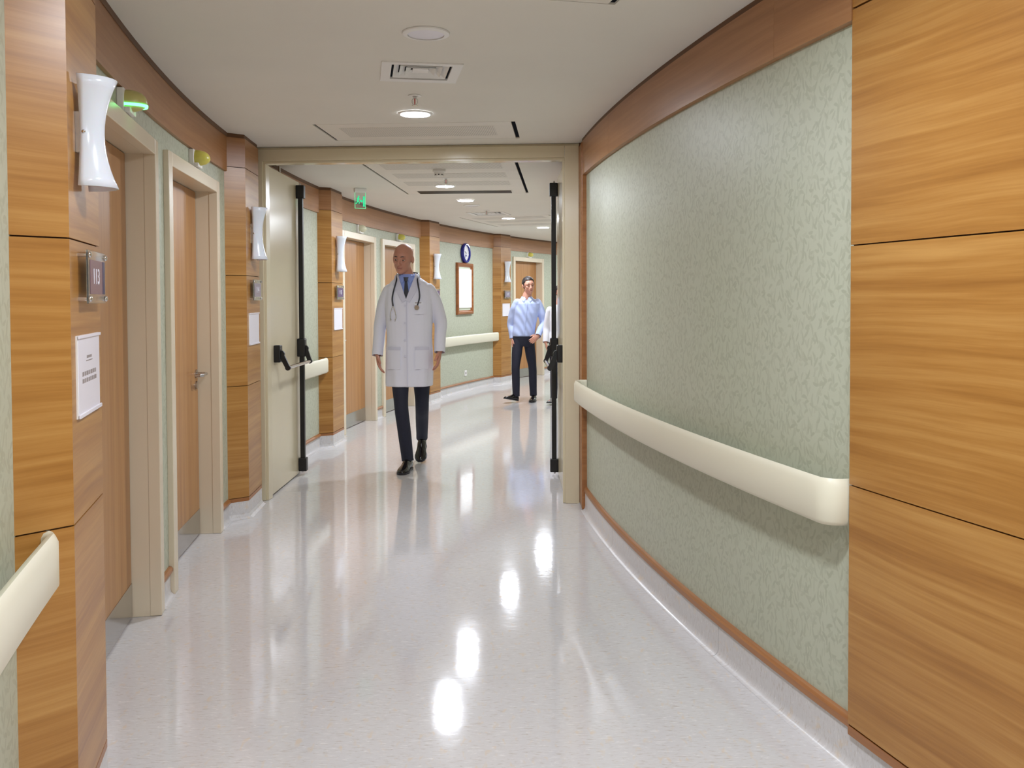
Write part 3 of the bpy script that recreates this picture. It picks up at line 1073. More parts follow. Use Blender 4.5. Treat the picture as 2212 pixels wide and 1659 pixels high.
def leaf(face_x, side, y0, y1):
    """leaf standing straight back from the frame; side=+1: visible face looks to +x"""
    lf = bpy.data.objects.new('leaf', None)
    th = 0.048
    xa, xb = sorted((face_x, face_x - side * th))
    mb = MB().box(xa, xb, y0, y1, 0.012, 2.33)
    mb.v = [tuple(inv @ Vector(p)) for p in mb.v]
    lf = bevel(mb.build('leaf', 'cream_fire', fd), 0.003)

    def sub(mb, name, mat, smooth=None, bv=0):
        mb.v = [tuple(inv @ Vector(p)) for p in mb.v]
        o = mb.build(name, mat, lf, smooth)
        if bv:
            bevel(o, bv, 2)
        return o

    def bx(name, mat, d0, d1, ya, yb, za, zb, bv=0.003):
        x0, x1 = sorted((face_x + side * d0, face_x + side * d1))
        return sub(MB().box(x0, x1, ya, yb, za, zb), name, mat, None, bv)
    yr = y1 - 0.085                         # vertical rod line
    bx('vertical_rod', 'black', 0.014, 0.050, yr - 0.020, yr + 0.020, 0.10, 2.25)
    bx('top_latch', 'black', 0.0, 0.064, yr - 0.03, yr + 0.032, 2.19, 2.295, 0.006)
    bx('bottom_latch', 'black', 0.0, 0.064, yr - 0.03, yr + 0.032, 0.030, 0.135, 0.006)
    sub(MB().cyl((face_x + side * .028, yr, 2.295), (face_x + side * .028, yr, 2.312), 0.010, 0.004, 10), 'latch_bolt', 'steel')
    sub(MB().cyl((face_x + side * .028, yr, 0.030), (face_x + side * .028, yr, 0.016), 0.010, 0.004, 10), 'latch_bolt', 'steel')
    bx('centre_latch_case', 'black', 0.0, 0.062, yr - 0.038, yr + 0.036, 0.94, 1.085, 0.008)
    yh = y0 + 0.135
    bx('hinge_side_case', 'black', 0.0, 0.046, yh - 0.036, yh + 0.036, 0.945, 1.068, 0.006)
    for yy in (yr, yh):
        a = (face_x + side * (0.060 if yy == yr else 0.046), yy - 0.005, 1.005)
        b = (face_x + side * 0.095, yy - 0.005, 0.905)
        mb = MB()
        mb.cyl((a[0], a[1] - 0.011, a[2]), (a[0], a[1] + 0.011, a[2]), 0.026, n=18)
        mb.cyl((b[0], b[1] - 0.011, b[2]), (b[0], b[1] + 0.011, b[2]), 0.019, n=18)
        for sgn in (-1,):
            d = (Vector(b) - Vector(a)).normalized()
            nn = Vector((-d.z, 0, d.x))
            pa, pb = Vector(a), Vector(b)
            vv = []
            for p, w in ((pa, 0.019), (pb, 0.016)):
                for o in (-1, 1):
                    for e in (-0.010, 0.010):
                        vv.append(tuple(p + nn * (o * w) + Vector((0, e, 0))))
            mb.add(vv, [(0, 1, 3, 2), (4, 6, 7, 5), (0, 4, 5, 1), (2, 3, 7, 6), (0, 2, 6, 4), (1, 5, 7, 3)])
        sub(mb, 'lever_arm', 'black', 40)
        for zz in (0.965, 1.045):
            sub(MB().ball((face_x + side * 0.047, yy - 0.026, zz), (0.002, 0.004, 0.004), 8, 4), 'screw', 'chrome')
    sub(MB().cyl((face_x + side * 0.095, yh + 0.006, 0.905), (face_x + side * 0.095, yr - 0.014, 0.905), 0.0135, n=16), 'push_bar', 'chrome', 40)
    for zz in (2.11, 1.875, 1.07, 0.275):
        xh = face_x - side * (th * 0.55)
        x0, x1 = sorted((xh - 0.006, xh + 0.006))
        sub(MB().box(x0, x1, y0 - 0.0035, y0 - 0.0005, zz - 0.048, zz + 0.048), 'hinge', 'hinge')
    xm = face_x - side * th / 2
    sub(MB().cyl((xm, y0 + 0.42, 2.33), (xm, y0 + 0.42, 2.385), 0.009, n=10), 'closer_pin', 'steel')
    return lf


leaf(-1.700, 1, 6.490, 7.430)
leaf(0.360, -1, 6.372, 7.340)
tr = MB().box(0.4555, 0.512, 6.062, 6.27, 0.004, 2.416).build('trim_3', 'wood_trim')
bevel(tr, 0.008, 2)
tag(tr, 'narrow upright wooden strip between the door frame and the right green wall', 'trim', kind='structure')

# ------------------------------------------------------------------ ceiling fittings
def ring_prof(r0, r1, h):
    return [(r1, 0.0), (r1 - 0.002, -h * 0.6), (r0 + 0.006, -h), (r0, -h), (r0, 0.0)]


lights = [(6.46, 'nearest lit round downlight, in front of the air panel by the door frame'),
          (-3.88, 'lit round downlight on the perforated panel beyond the door frame'),
          (-7.76, 'lit round downlight just past the slotted ceiling panel'),
          (-14.79, 'lit round downlight next to the far air diffuser'),
          (-20.0, 'farthest lit round downlight seen before the bend'),
          (16.6, 'round downlight above the camera, lighting the foreground'),
          (21.5, 'round downlight just behind the camera'),
          (27.0, 'round downlight well behind the camera'),
          (32.0, 'round downlight at the corridor end behind the camera'),
          (-26.0, 'round downlight hidden around the bend'),
          (-32.0, 'round downlight further around the bend'),
          (-38.0, 'round downlight at the end of the bend')]
for t, lab in lights:
    p = PL(18.64, t)
    root = thing('downlight', lab, 'downlight', (p.x, p.y, HC - 0.001), group='round ceiling downlights')
    MB().lathe(ring_prof(0.083, 0.098, 0.008), 40).build('trim_ring', 'white', root, 40)
    MB().lathe([(0.0005, -0.004), (0.082, -0.004), (0.082, -0.0005)], 40).build('diffuser_disc', 'lamp', root)
for t, lab in ((11.34, 'unlit round white ceiling speaker nearest the camera'), (-9.45, 'unlit round white ceiling speaker beyond the door frame')):
    p = PL(18.68, t)
    root = thing('ceiling_speaker', lab, 'speaker', (p.x, p.y, HC - 0.001), group='round ceiling speakers')
    MB().lathe(ring_prof(0.072, 0.094, 0.009), 40).build('rim', 'white', root, 40)
    MB().lathe([(0.0005, -0.005), (0.071, -0.005), (0.071, 0.0)], 40).build('grille_disc', 'sheet', root)
for x, y, lab in ((-0.494, 4.78, 'red-bulb fire sprinkler head beside the nearest downlight'),
                  (-0.567, 8.05, 'fire sprinkler head below the smoke detector beyond the frame'),
                  (-0.296, 11.0, 'fire sprinkler head by the far air diffuser')):
    root = thing('sprinkler', lab, 'sprinkler', (x, y, HC - 0.001), group='ceiling sprinkler heads')
    MB().lathe([(0.034, 0.0), (0.034, -0.003), (0.014, -0.006), (0.014, 0.0)], 24).build('escutcheon', 'white', root, 40)
    MB().cyl((0, 0, 0), (0, 0, -0.016), 0.009, n=12).build('nozzle', 'chrome', root, 40)
    for s in (-1, 1):
        mb = MB()
        pts = [(s * 0.006, 0, -0.014), (s * 0.014, 0, -0.022), (s * 0.014, 0, -0.038), (s * 0.003, 0, -0.050)]
        for a, b in zip(pts[:-1], pts[1:]):
            mb.cyl(a, b, 0.0025, n=8)
        mb.build('yoke_arm', 'chrome', root, 40)
    MB().cyl((0, 0, -0.016), (0, 0, -0.046), 0.003, n=8).build('glass_bulb', 'red', root, 40)
    MB().lathe([(0.0005, -0.050), (0.016, -0.050), (0.016, -0.052), (0.0005, -0.052)], 20).build('deflector', 'chrome', root)
sd = thing('smoke_detector', 'white smoke detector on the panel beyond the door frame', 'detector', (-0.585, 7.52, HC - 0.002))
MB().lathe([(0.052, 0.0), (0.052, -0.016), (0.046, -0.022), (0.0005, -0.022)], 32).build('base', 'white', sd, 40)
MB().lathe([(0.042, -0.022), (0.032, -0.05), (0.0005, -0.05)], 32).build('sensor_cone', 'white', sd, 40)
for k in range(8):
    MB().box(-0.005, 0.005, -0.0005, 0.0005, -0.046, -0.034).build('slot', 'dark', sd)
for k, o in enumerate([c for c in bpy.data.objects if c.parent == sd and c.name.startswith('slot')]):
    a = 2 * math.pi * k / 8
    o.location = (0.0362 * math.sin(a), -0.0362 * math.cos(a), 0)
    o.rotation_euler = (0, 0, a)

# emergency exit sign
ex_loc = (-1.43, 8.78, HC - 0.002)
ex = thing('exit_sign', 'green running-man exit sign hanging from the ceiling', 'exit sign', ex_loc, rad(28))
hb = []
for k in range(9):
    a = math.pi * (1 + k / 8)
    hb.append((0.026 * math.cos(a), 0.040 * math.sin(a)))
ra = [(-0.055, y, z) for y, z in hb]
rb = [(0.055, y, z) for y, z in hb]
MB().rings([ra, rb]).build('housing', 'white', ex, 30)
pl_ = bevel(MB().box(-0.052, 0.052, -0.003, 0.003, -0.185, -0.030).build('acrylic_plate', 'acrylic', ex), 0.0008, 1)
for x0, x1, z0, z1 in ((-0.0535, -0.0505, -0.187, -0.03), (0.0505, 0.0535, -0.187, -0.03), (-0.0535, 0.0535, -0.1885, -0.1855)):
    MB().box(x0, x1, -0.0032, 0.0032, z0, z1).build('lit_edge', 'green_edge', pl_)
gl = MB()


def bar2(mb, a, b, w, y0=-0.0052, y1=-0.0032):
    a, b = Vector(a), Vector(b)
    d = (b - a).normalized()
    n = Vector((-d.y, d.x)) * w / 2
    pts = [a + n, b + n, b - n, a - n]
    mb.add([(p.x, y, p.y) for y in (y0, y1) for p in pts], [(0, 1, 2, 3), (4, 5, 6, 7), (0, 1, 5, 4), (1, 2, 6, 5), (2, 3, 7, 6), (3, 0, 4, 7)])


man = MB()
man.cyl((-0.016, -0.0052, -0.075), (-0.016, -0.0032, -0.075), 0.0075, n=12)
bar2(man, (-0.020, -0.084), (-0.026, -0.116), 0.014)
bar2(man, (-0.020, -0.088), (-0.034, -0.100), 0.006)
bar2(man, (-0.020, -0.090), (-0.006, -0.102), 0.006)
bar2(man, (-0.024, -0.114), (-0.010, -0.130), 0.008)
bar2(man, (-0.010, -0.130), (-0.014, -0.146), 0.007)
bar2(man, (-0.028, -0.114), (-0.034, -0.138), 0.008)
bar2(man, (-0.034, -0.138), (-0.046, -0.144), 0.007)
man.build('running_man', 'green_sign', pl_)
arw = MB()
bar2(arw, (-0.004, -0.117), (0.008, -0.117), 0.012)
arw.add([(x, y, z) for y in (-0.0052, -0.0032) for x, z in ((0.008, -0.103), (0.024, -0.117), (0.008, -0.131))],
        [(0, 1, 2), (3, 4, 5), (0, 1, 4, 3), (1, 2, 5, 4), (2, 0, 3, 5)])
arw.build('arrow', 'green_sign', pl_)
dr = MB()
dr.box(0.027, 0.043, -0.0052, -0.0032, -0.170, -0.072)
dr.build('door_symbol', 'green_sign', pl_)

# ------------------------------------------------------------------ clock, picture frame, outlet
loc, rz = on_left(WALL_L, -19.5, 2.075)
ck = thing('wall_clock', 'round blue-rimmed wall clock above the wooden picture frame', 'clock', loc, rz)


def turn_front(prof, n=40):
    """profile of (radius, distance in front of the wall)"""
    mb = MB()
    mb.lathe(prof, n)
    mb.v = [(x, -z, y) for x, y, z in mb.v]
    return mb


turn_front([(0.0005, 0.004), (0.142, 0.004), (0.150, 0.012), (0.150, 0.040), (0.140, 0.052), (0.120, 0.052), (0.113, 0.040), (0.112, 0.030)]).build('rim', 'clock_blue', ck, 40)
turn_front([(0.0005, 0.030), (0.114, 0.030), (0.114, 0.028)]).build('dial', 'clock_face', ck)
for k in range(12):
    a = 2 * math.pi * k / 12
    o = MB().box(-0.003, 0.003, -0.0316, -0.0302, 0.086, 0.104).build('hour_mark', 'ink_grey', ck)
    o.rotation_euler = (0, a, 0)
o = MB().box(-0.004, 0.004, -0.0345, -0.033, -0.012, 0.056).build('hour_hand', 'black', ck)
o.rotation_euler = (0, rad(-62), 0)
o = MB().box(-0.003, 0.003, -0.0365, -0.035, -0.012, 0.086).build('minute_hand', 'black', ck)
o.rotation_euler = (0, rad(-150), 0)
MB().box(-0.022, 0.022, -0.0314, -0.0302, -0.05, -0.026).build('dial_print', 'clock_blue', ck)

loc, rz = on_left(WALL_L, -19.42, 1.54)
pf = thing('picture_frame', 'wooden picture frame with a blank white panel, its glow added, above the handrail', 'frame', loc, rz)
W2, H2_ = 0.31, 0.385
bw = 0.062
prof = [(0.0, 0.0), (0.0, 0.030), (0.012, 0.042), (0.034, 0.042), (0.052, 0.030), (bw, 0.014), (bw, 0.0)]
corners = [(-1, -1), (1, -1), (1, 1), (-1, 1)]
for k in range(4):
    a, b = corners[k], corners[(k + 1) % 4]
    rs = []
    for c in (a, b):
        rs.append([(c[0] * (W2 - d), -y, c[1] * (H2_ - d)) for d, y in prof])
    MB().rings(rs).build('moulding', 'frame_wood', pf, 40)
MB().box(-W2 + bw - .004, W2 - bw + .004, -0.010, -0.002, -H2_ + bw - .004, H2_ - bw + .004).build('backing', 'mat', pf)
MB().box(-W2 + bw + 0.028, W2 - bw - 0.004, -0.030, -0.012, -H2_ + bw + 0.04, H2_ - bw - 0.03).build('white_panel', 'board_glow', pf)

loc, rz = on_left(WALL_L, -19.56, 0.265)
ol = thing('wall_outlet', 'small white wall outlet below the handrail under the frame', 'outlet', loc, rz)
bevel(MB().box(-0.042, 0.042, -0.010, 0.0, -0.042, 0.042).build('cover', 'white', ol), 0.003)
MB().cyl((0, -0.0105, 0), (0, -0.009, 0), 0.02, n=20).build('socket', 'ink_grey', ol)

# ------------------------------------------------------------------ people
def V3(*a):
    return Vector(a)


def limb(pts, radii, ref=None, n=18):
    """capped tube through pts; radii are numbers or (a, b) with a measured along ref"""
    pts = [Vector(p) for p in pts]
    R = [(r, r) if isinstance(r, (int, float)) else r for r in radii]
    # smooth the path
    P, Q = [], []
    for i in range(len(pts) - 1):
        p0, p1 = pts[max(i - 1, 0)], pts[i]
        p2, p3 = pts[i + 1], pts[min(i + 2, len(pts) - 1)]
        for k in range(5):
            t = k / 5.0
            P.append(0.5 * ((2 * p1) + (p2 - p0) * t + (2 * p0 - 5 * p1 + 4 * p2 - p3) * t * t + (3 * p1 - p0 - 3 * p2 + p3) * t ** 3))
            s = t * t * (3 - 2 * t)
            Q.append((R[i][0] * (1 - s) + R[i + 1][0] * s, R[i][1] * (1 - s) + R[i + 1][1] * s))
    P.append(pts[-1])
    Q.append(R[-1])
    ref = Vector(ref) if ref else Vector((1, 0, 0))
    rings = []
    m = len(P)

    def ring(c, d, a, b):
        x = (ref - d * ref.dot(d))
        x = x.normalized() if x.length > 1e-4 else d.orthogonal().normalized()
        y = d.cross(x).normalized()
        return [c + x * (a * math.cos(2 * math.pi * k / n)) + y * (b * math.sin(2 * math.pi * k / n)) for k in range(n)]
    for i in range(m):
        d = (P[min(i + 1, m - 1)] - P[max(i - 1, 0)]).normalized()
        a, b = Q[i]
        if i == 0:
            mn = min(a, b)
            for q in (0.92, 0.6):
                s = math.sqrt(1 - q * q)
                rings.append(ring(P[0] - d * mn * q, d, a * s, b * s))
        rings.append(ring(P[i], d, a, b))
        if i == m - 1:
            mn = min(a, b)
            for q in (0.6, 0.92):
                s = math.sqrt(1 - q * q)
                rings.append(ring(P[-1] + d * mn * q, d, a * s, b * s))
    return rings


def stack(levels, n=28, power=2.4):
    """horizontal super-ellipse sections: (z, cx, cy, rx, ry)"""
    rs = []
    for z, cx, cy, rx, ry in levels:
        r = []
        for k in range(n):
            a = 2 * math.pi * k / n
            c, s = math.cos(a), math.sin(a)
            r.append(Vector((cx + rx * math.copysign(abs(c) ** (2 / power), c), cy + ry * math.copysign(abs(s) ** (2 / power), s), z)))
        rs.append(r)
    return rs


def fuse(mb, voxel, smooth=4):
    """one continuous skin over overlapping volumes"""
    me = bpy.data.meshes.new('tmp')
    me.from_pydata([tuple(p) for p in mb.v], [], mb.f)
    bm = bmesh.new()
    bm.from_mesh(me)
    bmesh.ops.recalc_face_normals(bm, faces=bm.faces)
    bm.to_mesh(me)
    bm.free()
    o = bpy.data.objects.new('tmp', me)
    COL.objects.link(o)
    r = o.modifiers.new('r', 'REMESH')
    r.mode = 'VOXEL'
    r.voxel_size = voxel
    if smooth:
        s = o.modifiers.new('s', 'SMOOTH')
        s.factor = 0.5
        s.iterations = smooth
    d = bpy.context.evaluated_depsgraph_get()
    out = bpy.data.meshes.new_from_object(o.evaluated_get(d))
    bpy.data.objects.remove(o, do_unlink=True)
    for p in out.polygons:
        p.use_smooth = True
    return out


def hand(mb, wrist, tip, side, spread=V3(0, -1, 0), curl=0.35, k=1.0):
    """palm and five fingers from wrist towards tip; side=+1 when the palm looks to +x"""
    w, t = Vector(wrist), Vector(tip)
    d = (t - w).normalized()
    s = (spread - d * spread.dot(d)).normalized()          # towards the thumb side
    nrm = d.cross(s).normalized()
    if nrm.x * side < 0:
        nrm = -nrm                                          # palm side
    pl = 0.085 * k
    mb.rings(limb([w - d * 0.02, w + d * 0.03 * k, w + d * pl], [(0.026 * k, 0.019 * k), (0.036 * k, 0.017 * k), (0.041 * k, 0.014 * k)], s, 16))
    for i, (o, L) in enumerate(((0.032, 0.074), (0.011, 0.083), (-0.011, 0.077), (-0.032, 0.060))):
        L *= k
        base = w + d * (pl - 0.004) + s * (o * k)
        fan = s * (o * 0.28)
        d1 = (d + fan + nrm * curl * 0.45).normalized()
        d2 = (d + fan + nrm * curl * 1.25).normalized()
        d3 = (d + fan + nrm * curl * 2.1).normalized()
        p1 = base + d1 * L * 0.45
        p2 = p1 + d2 * L * 0.32
        p3 = p2 + d3 * L * 0.23
        mb.rings(limb([base - d1 * 0.015, base, p1, p2, p3], [0.0095 * k, 0.0095 * k, 0.0088 * k, 0.008 * k, 0.0068 * k], s, 10))
    b = w + d * 0.022 * k + s * 0.026 * k
    d1 = (d * 0.75 + s * 0.75 + nrm * 0.25).normalized()
    d2 = (d * 1.0 + s * 0.25 + nrm * 0.3).normalized()
    p1 = b + d1 * 0.036 * k
    p2 = p1 + d2 * 0.030 * k
    p3 = p2 + d2 * 0.022 * k
    mb.rings(limb([b - d1 * 0.01, b, p1, p2, p3], [0.013 * k, 0.0125 * k, 0.0105 * k, 0.0095 * k, 0.0075 * k], s, 10))


def head_mesh(mb, c, Rm, k=1.0):
    """skull, jaw, nose, brow, lips and ears; face looks along local -y"""
    def T(p):
        return Vector(c) + Rm @ (Vector(p) * k)

    def el(p, r, seg=24, rng=16):
        b = MB()
        b.ball((0, 0, 0), r, seg, rng)
        mb.add([T(Vector(q) + Vector(p)) for q in b.v], b.f)
    el((0, 0.016, 0.030), (0.077, 0.095, 0.088))           # skull
    el((0, -0.020, 0.020), (0.070, 0.072, 0.075))          # forehead
    el((0, -0.028, -0.040), (0.060, 0.060, 0.066))         # face
    el((0, -0.030, -0.078), (0.046, 0.050, 0.040))         # jaw
    el((0, -0.062, -0.096), (0.024, 0.022, 0.020))         # chin
    for s in (-1, 1):
        el((s * 0.034, -0.062, -0.018), (0.024, 0.022, 0.020))   # cheek bone
        el((s * 0.028, -0.076, 0.022), (0.026, 0.012, 0.009))    # brow
        el((s * 0.079, 0.012, -0.006), (0.010, 0.020, 0.032))    # ear
        el((s * 0.043, -0.010, -0.068), (0.014, 0.032, 0.028))   # jaw corner
        el((s * 0.011, -0.092, -0.036), (0.010, 0.011, 0.008))   # nostril
    pts = [T((0, -0.080, 0.012)), T((0, -0.094, -0.010)), T((0, -0.104, -0.030)), T((0, -0.094, -0.038))]
    mb.rings(limb(pts, [0.009 * k, 0.010 * k, 0.013 * k, 0.009 * k], Rm @ Vector((1, 0, 0)), 12))
    el((0, -0.082, -0.058), (0.026, 0.014, 0.008), 16, 10)  # upper lip
    el((0, -0.080, -0.070), (0.022, 0.014, 0.009), 16, 10)  # lower lip
    return T


def sockets(me, T, Rm, k=1.0):
    inw = Rm @ Vector((0, 1, 0))
    for s in (-1, 1):
        e = T((s * 0.031, -0.082, 0.003))
        for v in me.vertices:
            d = (v.co - e).length / k
            if d < 0.035:
                v.co += inw * (0.012 * k * math.exp(-(d / 0.015) ** 2))
    m = T((0, -0.094, -0.0635))
    for v in me.vertices:
        q = Rm.inverted() @ (v.co - m) / k
        if abs(q.x) < 0.03 and abs(q.z) < 0.01:
            v.co += inw * (0.004 * k * math.exp(-(q.z / 0.003) ** 2) * (1 - abs(q.x) / 0.03))


def face_parts(root, T, Rm, k, brow_mat, skin):
    X = Rm @ Vector((1, 0, 0))
    for s in (-1, 1):
        e = T((s * 0.031, -0.0665, 0.002))
        b = MB().ball((0, 0, 0), 0.0122 * k, 14, 10)
        b.v = [tuple(e + Vector(p)) for p in b.v]
        eye = b.build('eye', 'eye', root, 60)
        i = e + Rm @ Vector((-0.001, -0.0082, -0.0025)) * k
        b = MB().ball((0, 0, 0), 0.0066 * k, 12, 8)
        b.v = [tuple(i + Vector(p)) for p in b.v]
        b.build('iris', 'iris', eye, 60)
        for z0, zm, r in ((0.003, 0.0085, 0.0048), (-0.001, -0.0070, 0.0034)):
            b = MB()
            b.rings(limb([T((s * 0.0175, -0.0735, z0)), T((s * 0.025, -0.0775, zm)), T((s * 0.034, -0.0770, zm)), T((s * 0.0455, -0.0690, z0))],
                         [r * 0.6 * k, r * k, r * k, r * 0.6 * k], Rm @ Vector((0, 0, 1)), 10))
            b.build('eyelid', skin, eye, 60)
        b = MB()
        b.rings(limb([T((s * 0.014, -0.0895, 0.0255)), T((s * 0.030, -0.0880, 0.0295)), T((s * 0.050, -0.0745, 0.0235))],
                     [(0.002 * k, 0.0028 * k), (0.002 * k, 0.0036 * k), (0.0015 * k, 0.002 * k)], Rm @ Vector((0, 1, 0)), 8))
        b.build('eyebrow', brow_mat, root, 60)
    b = MB()
    b.rings(limb([T((-0.024, -0.083, -0.064)), T((-0.010, -0.094, -0.0615)), T((0.010, -0.094, -0.0615)), T((0.024, -0.083, -0.064))],
                 [0.002 * k, 0.004 * k, 0.004 * k, 0.002 * k], Rm @ Vector((0, 0, 1)), 8))
    b.build('lips', 'lips', root, 60)


def shoe(mb, heel, toe, k=1.0, up=V3(0, 0, 1)):
    """low shoe between heel and toe points on its sole"""
    h, t = Vector(heel), Vector(toe)
    d = (t - h).normalized()
    s = d.cross(up).normalized()
    u = s.cross(d).normalized()
    L = (t - h).length
    secs = [(-0.02, 0.026, 0.050), (0.03, 0.036, 0.085), (0.12, 0.039, 0.100), (0.25, 0.040, 0.105), (0.38, 0.039, 0.092), (0.52, 0.043, 0.070),
            (0.66, 0.049, 0.058), (0.80, 0.047, 0.048), (0.92, 0.036, 0.038), (0.99, 0.020, 0.026)]
    rs = []
    for f, w, hh in secs:
        c = h + d * (L * f)
        r = []
        for q in range(16):
            a = 2 * math.pi * q / 16
            x, z = math.cos(a), math.sin(a)
            z = z * 0.5 + 0.5
            wid = w * (1.0 if z < 0.45 else 1.0 - 0.35 * (z - 0.45))
            r.append(c + s * (wid * k * x * (1.0 if abs(x) > 0.2 else 1.0)) + u * (hh * k * z))
        rs.append(r)
    mb.rings(rs)


def sole(mb, heel, toe, k=1.0, up=V3(0, 0, 1)):
    h, t = Vector(heel), Vector(toe)
    d = (t - h).normalized()
    s = d.cross(up).normalized()
    u = s.cross(d).normalized()
    L = (t - h).length
    out = []
    prof = [(-0.03, 0.018), (0.02, 0.034), (0.14, 0.040), (0.30, 0.037), (0.45, 0.040), (0.66, 0.053), (0.80, 0.050), (0.93, 0.037), (1.01, 0.016)]
    pts = [h + d * (L * f) + s * (w * k) for f, w in prof] + [h + d * (L * f) - s * (w * k) for f, w in reversed(prof)]
    mb.rings([[p + u * 0.001 for p in pts], [p + u * (0.014 * k) for p in pts]])


def cut_faces(me, test):
    bm = bmesh.new()
    bm.from_mesh(me)
    kill = [f for f in bm.faces if test(f.calc_center_median())]
    bmesh.ops.delete(bm, geom=kill, context='FACES')
    bm.to_mesh(me)
    bm.free()


def drape(bvh, poly_rows, off, th, o):
    """strip lying on a surface: rows of (x, z) points shot along +y, lifted off by off"""
    rs = []
    front, back = [], []
    for row in poly_rows:
        fr, bk = [], []
        for x, z in row:
            hit = bvh.ray_cast(Vector((x, -1.5, z)), Vector((0, 1, 0)))
            y = hit[0].y if hit[0] else 0.0
            fr.append((x, y - off - th, z))
            bk.append((x, y - off + 0.004, z))
        front.append(fr)
        back.append(bk)
    mb = MB()
    m, n = len(front), len(front[0])
    vv = [p for r in front for p in r] + [p for r in back for p in r]
    B = m * n
    f = []
    for i in range(m - 1):
        for k in range(n - 1):
            a = i * n + k
            f.append((a, a + 1, a + n + 1, a + n))
            f.append((B + a, B + a + 1, B + a + n + 1, B + a + n))
    edge = [k for k in range(n)] + [i * n + n - 1 for i in range(1, m)] + [(m - 1) * n + k for k in range(n - 2, -1, -1)] + [i * n for i in range(m - 2, 0, -1)]
    for a, b in zip(edge, edge[1:] + edge[:1]):
        f.append((a, b, B + b, B + a))
    mb.add(vv, f)
    return mb


def grid(p00, p10, p11, p01, m, n):
    """rows of points bilinear in a quad"""
    rows = []
    for i in range(m + 1):
        t = i / m
        a = Vector(p00).lerp(Vector(p01), t)
        b = Vector(p10).lerp(Vector(p11), t)
        rows.append([tuple(a.lerp(b, k / n)) for k in range(n + 1)])
    return rows


def person(name, label, loc, J, skin, vox=0.0045, headk=1.0, head_rot=(0, 0, 0), brow='hair'):
    root = thing(name, label, 'person', loc, group='people walking in the corridor')
    Rm = Euler([rad(a) for a in head_rot], 'XYZ').to_matrix()
    mb = MB()
    T = head_mesh(mb, J['head'], Rm, headk)
    nb = Vector(J['neck'])
    mb.rings(limb([nb - V3(0, -0.01, 0.09), nb, T((0, 0.02, -0.07)), T((0, 0.02, -0.02))],
                  [0.075, 0.062, 0.056, 0.055], (1, 0, 0), 20))
    mb.rings(stack(J['trunk']))
    for s in ('r', 'l'):
        sh, el, wr, tip = (Vector(J[s + q]) for q in ('_sho', '_elb', '_wri', '_tip'))
        mb.rings(limb([sh.lerp(el, 0.08) + V3(-0.012 if sh.x > 0 else 0.012, 0, -0.01), sh.lerp(el, 0.5), el, el.lerp(wr, 0.4), wr], [0.034, 0.040, 0.035, 0.034, 0.025], (1, 0, 0), 16))
        hand(mb, wr, tip, J.get(s + '_palm', 1 if s == 'r' else -1), J.get(s + '_spread', V3(0, -1, 0)), J.get('curl', 0.35), J.get('handk', 1.0))
        hp, kn, an = (Vector(J[s + q]) for q in ('_hip', '_kne', '_ank'))
        mb.rings(limb([hp, hp.lerp(kn, 0.5), kn, kn.lerp(an, 0.35), an], [0.066, 0.058, 0.045, 0.044, 0.032], (1, 0, 0), 16))
        he, to = Vector(J[s + '_heel']), Vector(J[s + '_toe'])
        mb.rings(limb([an, he.lerp(to, 0.25) + V3(0, 0, 0.035), he.lerp(to, 0.85) + V3(0, 0, 0.024)], [0.03, 0.028, 0.018], (1, 0, 0), 12))
    me = fuse(mb, vox, 3)
    sockets(me, T, Rm, headk)
    link('body', me, skin, root)
    face_parts(root, T, Rm, headk, brow, skin)
    return root, T, Rm


def cut_ends(me, ends, side=0.056):
    """open a sleeve or trouser leg with a clean hem: ends are (point, direction, reach)"""
    def gone(c):
        for p, d, reach in ends:
            v = c - p
            al = v.dot(d)
            if 0 < al < reach and (v - d * al).length < side:
                return True
        return False
    cut_faces(me, gone)


def hem(o, th=0.003):
    so = o.modifiers.new('thickness', 'SOLIDIFY')
    so.thickness = th
    return o


def trousers(root, J, mat, wk=1.0, waist=None):
    mb = MB()
    mb.rings(stack(waist))
    ends = []
    for s in ('r', 'l'):
        hp, kn, an = (Vector(J[s + q]) for q in ('_hip', '_kne', '_ank'))
        d = (an - kn).normalized()
        up = an + d * 0.075
        mb.rings(limb([hp + V3(0, 0, 0.02), hp.lerp(kn, 0.45), kn, kn.lerp(an, 0.4), an, up],
                      [0.088 * wk, 0.078 * wk, 0.062 * wk, 0.060 * wk, 0.054 * wk, 0.054 * wk], (1, 0, 0), 20))
        ends.append((an + d * 0.022, d, 0.16))
    me = fuse(mb, 0.006, 5)
    cut_ends(me, ends, 0.08)
    return hem(link('trousers', me, mat, root))


def shoes(root, J, mat, k=1.0):
    for s in ('r', 'l'):
        mb = MB()
        shoe(mb, J[s + '_heel'], J[s + '_toe'], k)
        o = link('shoe', fuse(mb, 0.005, 3), mat, root)
        mb = MB()
        sole(mb, J[s + '_heel'], J[s + '_toe'], k)
        mb.build('sole', 'rubber', o)


